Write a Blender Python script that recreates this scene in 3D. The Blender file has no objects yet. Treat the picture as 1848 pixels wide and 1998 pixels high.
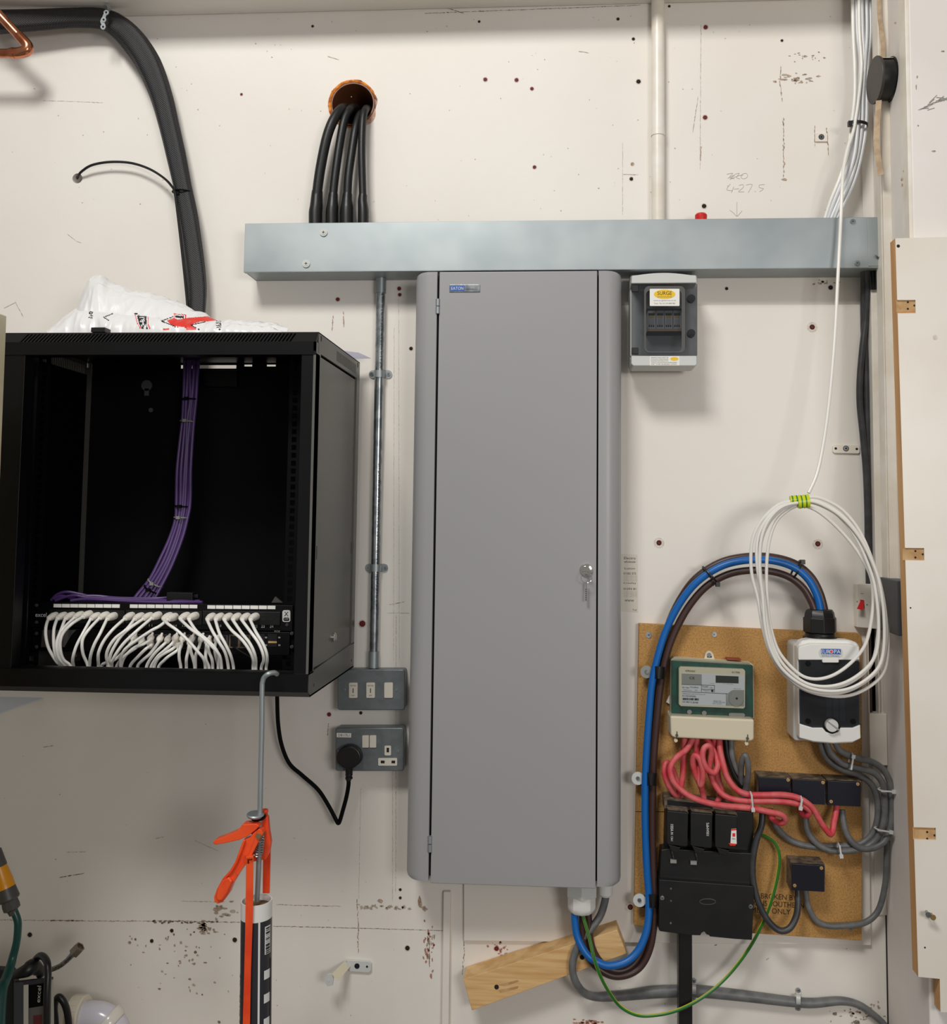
import bpy, bmesh, math, random
from mathutils import Vector, Matrix, noise
random.seed(7)
PI = math.pi
sc = bpy.context.scene
COL = sc.collection
# ------------------------------------------------------------------ camera
W, H = 1848, 1998
F, CX, CY = 1850.0, 994.5, 879.8
YAW, PITCH, ROLL = -0.0627499, 0.0706288, 0.009385
CAMLOC = Vector((0, -2.0, 1.5))
_f = Vector((math.sin(YAW)*math.cos(PITCH), math.cos(YAW)*math.cos(PITCH), math.sin(PITCH)))
_r0 = Vector((math.cos(YAW), -math.sin(YAW), 0))
_u0 = _r0.cross(_f)
_r = _r0*math.cos(ROLL) + _u0*math.sin(ROLL)
_u = _u0*math.cos(ROLL) - _r0*math.sin(ROLL)
cd = bpy.data.cameras.new('camera'); cam = bpy.data.objects.new('camera', cd); COL.objects.link(cam)
m = Matrix((_r, _u, -_f)).transposed().to_4x4(); m.translation = CAMLOC
cam.matrix_world = m
cd.sensor_fit = 'HORIZONTAL'; cd.sensor_width = 36.0; cd.lens = F/W*36.0
cd.shift_x = -(CX-W/2)/W; cd.shift_y = (CY-H/2)/W
cd.clip_start = 0.02
sc.camera = cam
# ------------------------------------------------------------------ light and exposure
wd = bpy.data.worlds.new('room_ambient'); sc.world = wd; wd.use_nodes = True
wd.node_tree.nodes['Background'].inputs[0].default_value = (1.0, 0.98, 0.96, 1)
wd.node_tree.nodes['Background'].inputs[1].default_value = 0.235
def area(name, loc, target, sx, sy, power, col):
    l = bpy.data.lights.new(name, 'AREA'); l.shape = 'RECTANGLE'; l.size = sx; l.size_y = sy
    l.energy = power; l.color = col
    o = bpy.data.objects.new(name, l); COL.objects.link(o); o.location = loc
    o.rotation_euler = (Vector(target)-Vector(loc)).to_track_quat('-Z', 'Y').to_euler()
    return o
area('ceiling_panel_light', (-0.8, -2.4, 3.8), (0.0, 0.0, 1.3), 0.9, 0.6, 61, (1.0, 0.985, 0.95))
area('right_fill_light', (1.3, -3.3, 1.75), (0.6, 0, 0.9), 0.9, 0.6, 28, (1.0, 0.97, 0.95))  # second light, kept low on the right as added fill for the lower wall
sc.view_settings.view_transform = 'Standard'; sc.view_settings.look = 'None'
sc.view_settings.exposure = 0.0; sc.view_settings.gamma = 1.0
sc.view_settings.use_curve_mapping = False

def P(px, py, d=0.0):
    """point of the plane d metres in front of the back wall, seen at (px, py) in the photograph"""
    v = _r*((px-CX)/F) - _u*((py-CY)/F) + _f
    return CAMLOC + v*((2.0-d)/v.y)
def S(d=0.0): return (2.0-d)/F

# ------------------------------------------------------------------ materials
def lin(c):
    c = c/255.0
    return c/12.92 if c <= 0.04045 else ((c+0.055)/1.055)**2.4
def rgb(c): return (lin(c[0]), lin(c[1]), lin(c[2]), 1)
def mat(name, col, rough=0.5, metal=0.0, col2=None, scale=20, detail=3, bump=0.0, bscale=None, stretch=None,
        lo=0.4, hi=0.6, coat=0.0, spec=0.5, rough2=None, emit=0):
    m = bpy.data.materials.new(name); m.use_nodes = True
    nt = m.node_tree; b = nt.nodes['Principled BSDF']
    b.inputs['Base Color'].default_value = rgb(col); b.inputs['Roughness'].default_value = rough
    b.inputs['Metallic'].default_value = metal; b.inputs['Coat Weight'].default_value = coat
    b.inputs['Specular IOR Level'].default_value = spec
    if col2 is not None or bump or rough2 is not None:
        tc = nt.nodes.new('ShaderNodeTexCoord'); mp = nt.nodes.new('ShaderNodeMapping')
        nt.links.new(tc.outputs['Object'], mp.inputs[0])
        if stretch: mp.inputs['Scale'].default_value = stretch
        n = nt.nodes.new('ShaderNodeTexNoise'); n.inputs['Scale'].default_value = scale; n.inputs['Detail'].default_value = detail
        nt.links.new(mp.outputs[0], n.inputs['Vector'])
        if col2 is not None:
            r = nt.nodes.new('ShaderNodeValToRGB')
            r.color_ramp.elements[0].position = lo; r.color_ramp.elements[1].position = hi
            r.color_ramp.elements[0].color = rgb(col2); r.color_ramp.elements[1].color = rgb(col)
            nt.links.new(n.outputs[0], r.inputs[0]); nt.links.new(r.outputs[0], b.inputs['Base Color'])
        if rough2 is not None:
            q = nt.nodes.new('ShaderNodeMapRange'); q.inputs[1].default_value = lo; q.inputs[2].default_value = hi
            q.inputs[3].default_value = rough2; q.inputs[4].default_value = rough
            nt.links.new(n.outputs[0], q.inputs[0]); nt.links.new(q.outputs[0], b.inputs['Roughness'])
        if bump:
            n2 = nt.nodes.new('ShaderNodeTexNoise'); n2.inputs['Scale'].default_value = bscale or scale*4; n2.inputs['Detail'].default_value = 4
            nt.links.new(mp.outputs[0], n2.inputs['Vector'])
            bp = nt.nodes.new('ShaderNodeBump'); bp.inputs['Strength'].default_value = bump; bp.inputs['Distance'].default_value = 0.002
            nt.links.new(n2.outputs[0], bp.inputs['Height']); nt.links.new(bp.outputs[0], b.inputs['Normal'])
    return m
def smoked(name, tint, gloss=0.06):
    m = bpy.data.materials.new(name); m.use_nodes = True; nt = m.node_tree
    for n in list(nt.nodes): nt.nodes.remove(n)
    o = nt.nodes.new('ShaderNodeOutputMaterial'); mx = nt.nodes.new('ShaderNodeMixShader')
    t = nt.nodes.new('ShaderNodeBsdfTransparent'); t.inputs[0].default_value = tint
    g = nt.nodes.new('ShaderNodeBsdfPrincipled'); g.inputs['Base Color'].default_value = (0.12, 0.125, 0.13, 1); g.inputs['Roughness'].default_value = 0.12
    mx.inputs[0].default_value = gloss
    nt.links.new(t.outputs[0], mx.inputs[1]); nt.links.new(g.outputs[0], mx.inputs[2]); nt.links.new(mx.outputs[0], o.inputs[0])
    return m
M = {}
M['wall'] = mat('wall_paint', (236, 231, 223), 0.55, col2=(230, 223, 213), scale=1.6, detail=5, bump=0.18, bscale=45, lo=0.35, hi=0.65)
M['wall_r'] = mat('pier_paint', (234, 228, 222), 0.55, col2=(226, 219, 212), scale=3, detail=5, bump=0.15, bscale=30)
M['panelwhite'] = mat('melamine_white', (232, 225, 213), 0.35, col2=(228, 220, 207), scale=6, bump=0.03)
M['paintwhite'] = mat('painted_pvc', (238, 232, 222), 0.35, col2=(228, 219, 204), scale=14, bump=0.08)
M['galv'] = mat('galvanised_steel', (170, 177, 178), 0.45, 0.68, col2=(156, 164, 166), scale=9, detail=2, rough2=0.42, lo=0.35, hi=0.65)
M['steel'] = mat('zinc_steel', (180, 184, 186), 0.28, 0.95, col2=(140, 148, 152), scale=60)
M['chrome'] = mat('chrome', (225, 222, 215), 0.08, 1.0)
M['cab'] = mat('grey_powder_coat', (158, 157, 157), 0.38, col2=(156, 155, 155), scale=2, bump=0.03, bscale=500)
M['gap'] = mat('dark_recess', (12, 10, 16), 0.8)
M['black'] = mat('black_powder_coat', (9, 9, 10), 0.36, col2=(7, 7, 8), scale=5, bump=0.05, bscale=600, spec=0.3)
M['side_sheen'] = mat('black_coat_sheen_grey', (94, 93, 88), 0.34, bump=0.04, bscale=600, spec=0.7)  # black coat on a grey base: its reflected light is put into the colour
M['blackmatt'] = mat('black_matt', (3, 3, 4), 0.6, spec=0.15)
M['blackplastic'] = mat('black_plastic', (15, 15, 16), 0.4, col2=(20, 20, 20), scale=30)
M['pvcblack'] = mat('black_cable_jacket', (17, 17, 18), 0.45, col2=(13, 13, 14), scale=80, bump=0.08, bscale=300)
M['bluecab'] = mat('blue_cable_jacket', (8, 98, 176), 0.38)
M['browncab'] = mat('brown_cable_jacket', (66, 44, 40), 0.4)
M['redcab'] = mat('red_cable_jacket', (205, 62, 72), 0.5, col2=(214, 112, 112), scale=35, detail=4, lo=0.3, hi=0.62)
M['greycab'] = mat('grey_cable_jacket', (112, 113, 112), 0.45, col2=(96, 97, 97), scale=40)
M['dgreycab'] = mat('dark_grey_cable_jacket', (62, 62, 64), 0.42, col2=(50, 50, 52), scale=40)
M['whitecab'] = mat('white_cable_jacket', (232, 229, 222), 0.35)
M['whitecab2'] = mat('grey_white_cable_jacket', (208, 210, 212), 0.35)
M['whitepatch'] = mat('white_patch_lead', (246, 244, 238), 0.4)
M['whiteplug'] = mat('white_plug_boot', (240, 234, 224), 0.45)
M['purple'] = mat('purple_cable_jacket', (84, 57, 114), 0.4)
M['green'] = mat('green_sheath', (38, 112, 38), 0.4)
M['yellow'] = mat('yellow_sheath', (214, 205, 40), 0.4)
M['white'] = mat('white_plastic', (228, 227, 222), 0.3)
M['lgrey'] = mat('light_grey_plastic', (205, 206, 202), 0.32)
M['cream'] = mat('cream_plastic', (214, 204, 178), 0.4)
M['offwhite'] = mat('off_white_rocker', (216, 210, 196), 0.3)
M['metalclad'] = mat('hammered_grey_metal', (112, 118, 120), 0.36, 0.2, col2=(104, 110, 112), scale=60, bump=0.08, bscale=150)
M['chip'] = mat('chipboard', (192, 146, 84), 0.75, col2=(160, 116, 60), scale=330, detail=6, lo=0.32, hi=0.6, bump=0.15, bscale=400)
M['mdf'] = mat('raw_board_edge', (220, 172, 116), 0.7, col2=(192, 140, 86), scale=18, detail=6, stretch=(1, 1, 0.15), lo=0.35, hi=0.7)
M['recess'] = mat('raw_board_recess', (200, 164, 116), 0.8, col2=(178, 138, 92), scale=60, lo=0.35, hi=0.65)
M['pine'] = mat('pine', (226, 188, 132), 0.6, col2=(206, 160, 102), scale=16, detail=5, stretch=(0.5, 2, 7), lo=0.35, hi=0.6, bump=0.1)
M['copper'] = mat('copper', (214, 140, 104), 0.22, 1.0, col2=(176, 100, 68), scale=35, lo=0.35, hi=0.6)
M['foam'] = mat('orange_foam', (232, 146, 52), 0.9, col2=(176, 92, 30), scale=90, bump=1.0, bscale=130)
M['brownpipe'] = mat('brown_pipe', (126, 74, 46), 0.5)
M['orange'] = mat('orange_red_paint', (244, 88, 40), 0.32, col2=(232, 70, 32), scale=20, bump=0.03)
M['redplast'] = mat('red_plastic', (206, 28, 30), 0.35)
M['darkbox'] = mat('dark_blue_bakelite', (20, 22, 34), 0.3)
M['dirtytop'] = mat('dusty_bakelite', (120, 104, 84), 0.8, col2=(40, 36, 34), scale=60, lo=0.3, hi=0.6)
M['dusty'] = mat('dusty_black', (17, 17, 19), 0.42, col2=(25, 24, 23), scale=25, lo=0.3, hi=0.7)
M['print'] = mat('black_print', (22, 20, 22), 0.6)
M['brownprint'] = mat('dark_brown_print', (62, 40, 22), 0.7)
M['greyprint'] = mat('grey_print', (92, 90, 86), 0.6)
M['blueprint'] = mat('blue_print', (28, 84, 168), 0.5)
M['redprint'] = mat('red_print', (222, 50, 36), 0.45)
M['yelprint'] = mat('yellow_print', (240, 196, 16), 0.5)
M['whiteprint'] = mat('white_print', (222, 222, 220), 0.5)
M['label'] = mat('paper_label', (236, 234, 228), 0.5)
M['dirt'] = mat('dirt_mark', (194, 172, 150), 0.9, col2=(138, 118, 100), scale=220, lo=0.35, hi=0.65)
M['dirt2'] = mat('faint_scuff', (190, 178, 162), 0.8, col2=(168, 154, 138), scale=90)
M['pencil'] = mat('pencil_line', (168, 162, 154), 0.8)
M['plugred'] = mat('dark_red_wall_plug', (104, 22, 26), 0.7)
M['hole'] = mat('hole_dark', (34, 26, 24), 0.9)
M['ring'] = mat('chipped_paint_edge', (206, 196, 182), 0.8, col2=(226, 216, 202), scale=200)
M['pcb'] = mat('green_board', (14, 84, 66), 0.4, col2=(24, 60, 52), scale=60, lo=0.35, hi=0.6)
M['greyplate'] = mat('grey_face_plate', (146, 146, 140), 0.4)
M['face'] = mat('pale_face_plate', (206, 208, 212), 0.4)
M['lcd'] = mat('dull_lcd', (52, 54, 46), 0.25)
M['teal'] = mat('green_hose', (22, 72, 66), 0.35)
M['connyel'] = mat('amber_plastic', (232, 154, 10), 0.35)
M['conngrey'] = mat('dark_grey_plastic', (78, 76, 74), 0.45)
M['braid'] = mat('steel_braid', (150, 146, 136), 0.35, 0.8, col2=(100, 96, 88), scale=300)
M['bag'] = mat('white_polythene', (232, 231, 230), 0.3)
M['velcro'] = mat('beige_strap', (190, 166, 138), 0.85, col2=(170, 146, 118), scale=60)
M['spatter'] = mat('spattered_grey', (140, 138, 128), 0.5, col2=(220, 218, 208), scale=70, lo=0.4, hi=0.55)
M['lavender'] = mat('lavender_paper', (178, 176, 190), 0.6)
M['shelf'] = mat('blue_grey_board', (214, 222, 232), 0.5)
M['smoke'] = smoked('smoked_window', (0.62, 0.63, 0.65, 1), 0.12)
M['smoke2'] = smoked('dark_smoked_window', (0.36, 0.39, 0.44, 1), 0.2)
M['clear'] = smoked('clear_cover', (0.86, 0.88, 0.87, 1), 0.07)
def braided():
    m = mat('braided_sleeve', (46, 45, 47), 0.5); nt = m.node_tree; b = nt.nodes['Principled BSDF']
    tc = nt.nodes.new('ShaderNodeTexCoord')
    ws = []
    for rot in (0.9, -0.9):
        mp = nt.nodes.new('ShaderNodeMapping'); mp.inputs['Rotation'].default_value = (0, rot, 0)
        w = nt.nodes.new('ShaderNodeTexWave'); w.inputs['Scale'].default_value = 90; w.inputs['Distortion'].default_value = 1
        nt.links.new(tc.outputs['Object'], mp.inputs[0]); nt.links.new(mp.outputs[0], w.inputs[0]); ws.append(w)
    mx = nt.nodes.new('ShaderNodeMath'); mx.operation = 'MAXIMUM'
    nt.links.new(ws[0].outputs['Fac'], mx.inputs[0]); nt.links.new(ws[1].outputs['Fac'], mx.inputs[1])
    r = nt.nodes.new('ShaderNodeValToRGB'); r.color_ramp.elements[0].color = rgb((14, 13, 15)); r.color_ramp.elements[1].color = rgb((36, 35, 37))
    nt.links.new(mx.outputs[0], r.inputs[0]); nt.links.new(r.outputs[0], b.inputs['Base Color'])
    bp = nt.nodes.new('ShaderNodeBump'); bp.inputs['Strength'].default_value = 0.5; bp.inputs['Distance'].default_value = 0.001
    nt.links.new(mx.outputs[0], bp.inputs['Height']); nt.links.new(bp.outputs[0], b.inputs['Normal'])
    return m
M['sleeve'] = braided()

# ------------------------------------------------------------------ mesh helpers
class MB:
    def __init__(s): s.v = []; s.f = []; s.m = []
    def add(s, vs, fs, mi=0):
        o = len(s.v); s.v += [Vector(v) for v in vs]
        for f in fs: s.f.append([i+o for i in f]); s.m.append(mi)
        return s
    def box(s, x0, x1, y0, y1, z0, z1, mi=0):
        vs = [(x, y, z) for x in (x0, x1) for y in (y0, y1) for z in (z0, z1)]
        return s.add(vs, [(0, 1, 3, 2), (4, 6, 7, 5), (0, 4, 5, 1), (2, 3, 7, 6), (0, 2, 6, 4), (1, 5, 7, 3)], mi)
    def bpx(s, px0, py0, px1, py1, d0, d1, mi=0):
        """box whose front face (depth d1) spans the two pixel corners, reaching back to depth d0"""
        a, b = P(px0, py0, d1), P(px1, py1, d1)
        return s.box(min(a.x, b.x), max(a.x, b.x), -d1, -d0, min(a.z, b.z), max(a.z, b.z), mi)
    def poly(s, pts, y0, y1, mi=0):
        """prism of an x,z outline between the planes y0 (front) and y1"""
        n = len(pts)
        vs = [(p[0], y0, p[1]) for p in pts] + [(p[0], y1, p[1]) for p in pts]
        fs = [list(range(n)), list(range(2*n-1, n-1, -1))] + [(i, i+n, (i+1) % n+n, (i+1) % n) for i in range(n)]
        return s.add(vs, fs, mi)
    def ppx(s, pts, d0, d1, mi=0):
        w = [P(a, b, d1) for a, b in pts]
        return s.poly([(p.x, p.z) for p in w], -d1, -d0, mi)
    def rr(s, px0, py0, px1, py1, d0, d1, r=4, mi=0, sk=0.0, n=5):
        """rounded rectangle prism in pixels; sk = clockwise tilt in px per px"""
        pts = []
        for cx, cy, a0 in ((px1-r, py0+r, -90), (px1-r, py1-r, 0), (px0+r, py1-r, 90), (px0+r, py0+r, 180)):
            for i in range(n):
                a = math.radians(a0+90*i/(n-1)); pts.append((cx+r*math.cos(a), cy+r*math.sin(a)))
        mx, my = (px0+px1)/2, (py0+py1)/2
        pts = [(x-(y-my)*sk, y+(x-mx)*sk) for x, y in pts]
        return s.ppx(pts, d0, d1, mi)
    def cyl(s, a, b, r, r2=None, n=20, mi=0, cap=True):
        a, b = Vector(a), Vector(b); r2 = r if r2 is None else r2
        ax = (b-a).normalized(); t = Vector((0, 0, 1)) if abs(ax.z) < 0.9 else Vector((1, 0, 0))
        u = ax.cross(t).normalized(); w = ax.cross(u)
        vs = [a+(u*math.cos(2*PI*i/n)+w*math.sin(2*PI*i/n))*r for i in range(n)] + [b+(u*math.cos(2*PI*i/n)+w*math.sin(2*PI*i/n))*r2 for i in range(n)]
        fs = [(i, (i+1) % n, (i+1) % n+n, i+n) for i in range(n)]
        if cap: fs += [list(range(n-1, -1, -1)), list(range(n, 2*n))]
        return s.add(vs, fs, mi)
    def disc(s, px, py, r, d0, d1, mi=0, n=20, r2=None):
        """short cylinder facing the room, radius r in px"""
        c = P(px, py, d1); k = S(d1)
        return s.cyl((c.x, -d0, c.z), (c.x, -d1, c.z), (r2 or r)*k, r*k, n, mi)
    def lathe(s, a, ax, prof, n=24, mi=0, closed=False):
        """profile [(distance along axis, radius)] turned about the axis through a"""
        a = Vector(a); ax = Vector(ax).normalized(); t = Vector((0, 0, 1)) if abs(ax.z) < 0.9 else Vector((1, 0, 0))
        u = ax.cross(t).normalized(); w = ax.cross(u); k = len(prof)
        vs = [a+ax*h+(u*math.cos(2*PI*i/n)+w*math.sin(2*PI*i/n))*r for h, r in prof for i in range(n)]
        fs = [(j*n+i, j*n+(i+1) % n, (j+1) % k*n+(i+1) % n, (j+1) % k*n+i) for j in range(k if closed else k-1) for i in range(n)]
        if not closed: fs += [list(range(n-1, -1, -1)), [(k-1)*n+i for i in range(n)]]
        return s.add(vs, fs, mi)
    def tube(s, pts, r, n=10, mi=0, sub=8, closed=False, stripe=None, flat=None):
        rs = r if isinstance(r, (list, tuple)) else None
        if sub > 1: pts, rs = spline(pts, sub, rs, closed)
        else: pts = [Vector(p) for p in pts]
        if rs is None: rs = [r]*len(pts)
        k = len(pts); T = []
        for i in range(k):
            a = pts[(i-1) % k] if (closed or i > 0) else pts[i]; b = pts[(i+1) % k] if (closed or i < k-1) else pts[i]
            T.append((b-a).normalized())
        nrm = T[0].orthogonal().normalized() if flat is None else (Vector(flat)-T[0]*Vector(flat).dot(T[0])).normalized()
        vs = []
        for i in range(k):
            if flat is not None: nrm = Vector(flat)
            nrm = (nrm-T[i]*nrm.dot(T[i])).normalized(); bi = T[i].cross(nrm)
            kk = 1.0 if flat is None else 0.55
            for j in range(n):
                a = 2*PI*j/n; vs.append(pts[i]+(nrm*math.cos(a)*kk+bi*math.sin(a))*rs[i])
        o = len(s.v); s.v += vs
        for i in range(k if closed else k-1):
            for j in range(n):
                s.f.append([o+i*n+j, o+i*n+(j+1) % n, o+((i+1) % k)*n+(j+1) % n, o+((i+1) % k)*n+j])
                s.m.append(mi if stripe is None else (stripe[1] if j % 5 < 2 else stripe[0]))
        if not closed:
            s.f.append([o+j for j in range(n-1, -1, -1)]); s.m.append(mi)
            s.f.append([o+(k-1)*n+j for j in range(n)]); s.m.append(mi)
        return s
    def tpx(s, pts, r, **kw):
        """tube through (px, py, depth) points, radius r in px"""
        w = [P(*p) for p in pts]
        k = S(sum(p[2] for p in pts)/len(pts))
        rr = [x*k for x in r] if isinstance(r, (list, tuple)) else r*k
        return s.tube(w, rr, **kw)
    def band(s, pts, w, t, axis=(0, 1, 0), sub=6, mi=0):
        """flat ribbon through points, width w along axis"""
        if sub > 1: pts, _ = spline(pts, sub)
        else: pts = [Vector(p) for p in pts]
        ax = Vector(axis); vs = []; k = len(pts)
        for i in range(k):
            T = (pts[min(i+1, k-1)]-pts[max(i-1, 0)]).normalized(); a = (ax-T*ax.dot(T)).normalized(); b = T.cross(a)
            for su, sv in ((-1, -1), (1, -1), (1, 1), (-1, 1)): vs.append(pts[i]+a*su*w/2+b*sv*t/2)
        fs = [(i*4+j, i*4+(j+1) % 4, i*4+4+(j+1) % 4, i*4+4+j) for i in range(k-1) for j in range(4)]
        fs += [(3, 2, 1, 0), tuple((k-1)*4+j for j in range(4))]
        return s.add(vs, fs, mi)

def spline(pts, sub=8, rs=None, closed=False):
    pts = [Vector(p) for p in pts]; n = len(pts); out = []; ro = []
    for i in range(n if closed else n-1):
        g = (lambda j: pts[j % n]) if closed else (lambda j: pts[max(0, min(n-1, j))])
        p0, p1, p2, p3 = g(i-1), g(i), g(i+1), g(i+2)
        for k in range(sub):
            t = k/sub
            out.append(0.5*((2*p1)+(p2-p0)*t+(2*p0-5*p1+4*p2-p3)*t*t+(3*p1-p0-3*p2+p3)*t**3))
            if rs: ro.append(rs[i % n]*(1-t)+rs[(i+1) % n]*t)
    if not closed:
        out.append(pts[-1]);
        if rs: ro.append(rs[-1])
    return out, (ro if rs else None)
def resample(pts, n):
    pts = spline(pts, 6)[0]; L = [0]
    for a, b in zip(pts, pts[1:]): L.append(L[-1]+(b-a).length)
    out = []; j = 0
    for i in range(n):
        t = L[-1]*i/(n-1)
        while j < len(L)-2 and L[j+1] < t: j += 1
        k = (t-L[j])/max(1e-9, L[j+1]-L[j]); out.append(pts[j].lerp(pts[j+1], min(1, max(0, k))))
    return out

def rootloc(o):
    v = Vector(o.location)
    while o.parent: o = o.parent; v += Vector(o.location)
    return v
def tag(o, label=None, cat=None, group=None, kind=None):
    if label: o['label'] = label
    if cat: o['category'] = cat
    if group: o['group'] = group
    if kind: o['kind'] = kind
    return o
def finish(me, ang=32):
    bm = bmesh.new(); bm.from_mesh(me)
    bmesh.ops.recalc_face_normals(bm, faces=bm.faces)
    for f in bm.faces: f.smooth = True
    for e in bm.edges:
        e.smooth = len(e.link_faces) == 2 and e.calc_face_angle(0) < math.radians(ang)
    bm.to_mesh(me); bm.free()
def obj(name, mb, mats, parent=None, bevel=0.0, seg=2, label=None, keep=False, subsurf=0):
    me = bpy.data.meshes.new(name); me.from_pydata(mb.v, [], mb.f)
    for m_ in (mats if isinstance(mats, (list, tuple)) else [mats]): me.materials.append(m_)
    for p, mi in zip(me.polygons, mb.m): p.material_index = mi
    finish(me)
    o = bpy.data.objects.new(name, me); COL.objects.link(o)
    if parent is not None:
        me.transform(Matrix.Translation(-rootloc(parent))); o.parent = parent
    elif not keep:
        xs = [v.co for v in me.vertices]
        lo = Vector((min(v.x for v in xs), min(v.y for v in xs), min(v.z for v in xs))); hi = Vector((max(v.x for v in xs), max(v.y for v in xs), max(v.z for v in xs)))
        c = Vector(((lo.x+hi.x)/2, (lo.y+hi.y)/2, lo.z)); me.transform(Matrix.Translation(-c)); o.location = c
    if bevel:
        b = o.modifiers.new('bevel', 'BEVEL'); b.width = bevel; b.segments = seg; b.limit_method = 'ANGLE'; b.angle_limit = math.radians(40); b.harden_normals = True
    if subsurf:
        b = o.modifiers.new('sub', 'SUBSURF'); b.levels = b.render_levels = subsurf
    if label: o['label'] = label
    return o
def thing(name, label, cat, loc, group=None):
    o = bpy.data.objects.new(name, None); COL.objects.link(o); o.location = loc; o.empty_display_size = 0.03
    return tag(o, label, cat, group)
def cut(o, cutter_mb):
    """cut the cutter's volumes out of o and drop the cutter"""
    me = bpy.data.meshes.new('c'); me.from_pydata(cutter_mb.v, [], cutter_mb.f); finish(me)
    me.transform(Matrix.Translation(-rootloc(o)))
    c = bpy.data.objects.new('c', me); COL.objects.link(c); c.location = rootloc(o)
    md = o.modifiers.new('b', 'BOOLEAN'); md.object = c; md.operation = 'DIFFERENCE'; md.solver = 'EXACT'
    bpy.context.view_layer.update()
    dg = bpy.context.evaluated_depsgraph_get()
    nm = bpy.data.meshes.new_from_object(o.evaluated_get(dg)); o.modifiers.remove(md); o.data = nm
    bpy.data.objects.remove(c)
    finish(nm)
_tc = {}
def textmesh(s):
    if s not in _tc:
        cu = bpy.data.curves.new('t', 'FONT'); cu.body = s; cu.size = 1.0; cu.align_x = 'CENTER'; cu.resolution_u = 3
        o = bpy.data.objects.new('t', cu); COL.objects.link(o); bpy.context.view_layer.update()
        me = bpy.data.meshes.new_from_object(o.evaluated_get(bpy.context.evaluated_depsgraph_get()))
        vs = [v.co.copy() for v in me.vertices]; fs = [list(p.vertices) for p in me.polygons]
        bpy.data.objects.remove(o)
        if vs:
            y0 = min(v.y for v in vs); y1 = max(v.y for v in vs); x0 = min(v.x for v in vs); x1 = max(v.x for v in vs)
            vs = [Vector((v.x-(x0+x1)/2, v.y-(y0+y1)/2, 0)) for v in vs]
            _tc[s] = (vs, fs, x1-x0, y1-y0)
    return _tc[s]
def text(mb, s, px, py, d, w=None, h=None, rot=0.0, mi=0):
    """writing centred on a pixel at depth d; w / h in px; rot clockwise in the picture, degrees"""
    vs, fs, tw, th = textmesh(s); k = S(d)
    sx = w*k/tw if w else h*k/th; sz = h*k/th if h else sx
    a = -math.radians(rot); c = P(px, py, d); out = []
    for v in vs:
        x, z = v.x*sx, v.y*sz
        out.append(Vector((c.x+x*math.cos(a)-z*math.sin(a), -d, c.z+x*math.sin(a)+z*math.cos(a))))
    return mb.add(out, fs, mi)
def screw(parent, px, py, r, d, name='screw', m_=None):
    mb = MB(); mb.disc(px, py, r, d-0.002, d+0.0015, r2=r); mb.disc(px, py, r*0.62, d, d+0.0022)
    for a in (0, 90):
        k = P(px, py, d+0.0024); s_ = r*0.34*S(d)
        if a: mb.box(k.x-s_*0.2, k.x+s_*0.2, k.y-0.0002, k.y, k.z-s_, k.z+s_, 1)
        else: mb.box(k.x-s_, k.x+s_, k.y-0.0002, k.y, k.z-s_*0.2, k.z+s_*0.2, 1)
    return obj(name, mb, [m_ or M['steel'], M['gap']], parent, keep=True)
# ================================================================== THE ROOM
XC = P(1716, 1012, 0).x          # corner of back wall and pier
ZT = P(900, 17, 0).z             # soffit height
PD = 0.222                       # pier projection
wl = obj('wall_back', MB().box(-1.9, XC+0.02, 0, 0.12, 0, 2.9), M['wall'], keep=True)
hc = P(689, 204, 0)
c_ = MB()
pts = []
for i in range(40):
    a = 2*PI*i/40; r = 0.0535+0.0015*math.sin(5*a+1)+0.001*math.sin(11*a)
    pts.append((hc.x+r*math.cos(a)-0.001, hc.z+r*math.sin(a)+0.002))
c_.poly(pts, -0.01, 0.2)
h2 = P(151, 348, 0); c_.cyl((h2.x, -0.01, h2.z), (h2.x, 0.2, h2.z), 0.0115, n=16)
cut(wl, c_); tag(wl, kind='structure')
tag(obj('wall_cavity', MB().box(-1.9, XC+0.02, 0.30, 0.32, 0, 2.9), M['hole'], keep=True), kind='structure')
tag(obj('ceiling', MB().box(-1.9, XC, -0.13, 0.0, ZT, ZT+0.25), M['wall'], keep=True, bevel=0.004), kind='structure')
tag(obj('wall_right', MB().box(XC, 2.2, -PD, 0.1, 0, 2.9), M['wall_r'], keep=True, bevel=0.004), kind='structure')
tag(obj('floor', MB().box(-2.6, 2.6, -3.6, 0.12, -0.04, 0), mat('concrete_floor', (120, 116, 110), 0.8, col2=(100, 97, 92), scale=5), keep=True), kind='structure')

def wallchild(name, mb, m_, kind=None):
    o = obj(name, mb, m_, wl)
    if kind: o['kind'] = kind
    return o
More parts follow.
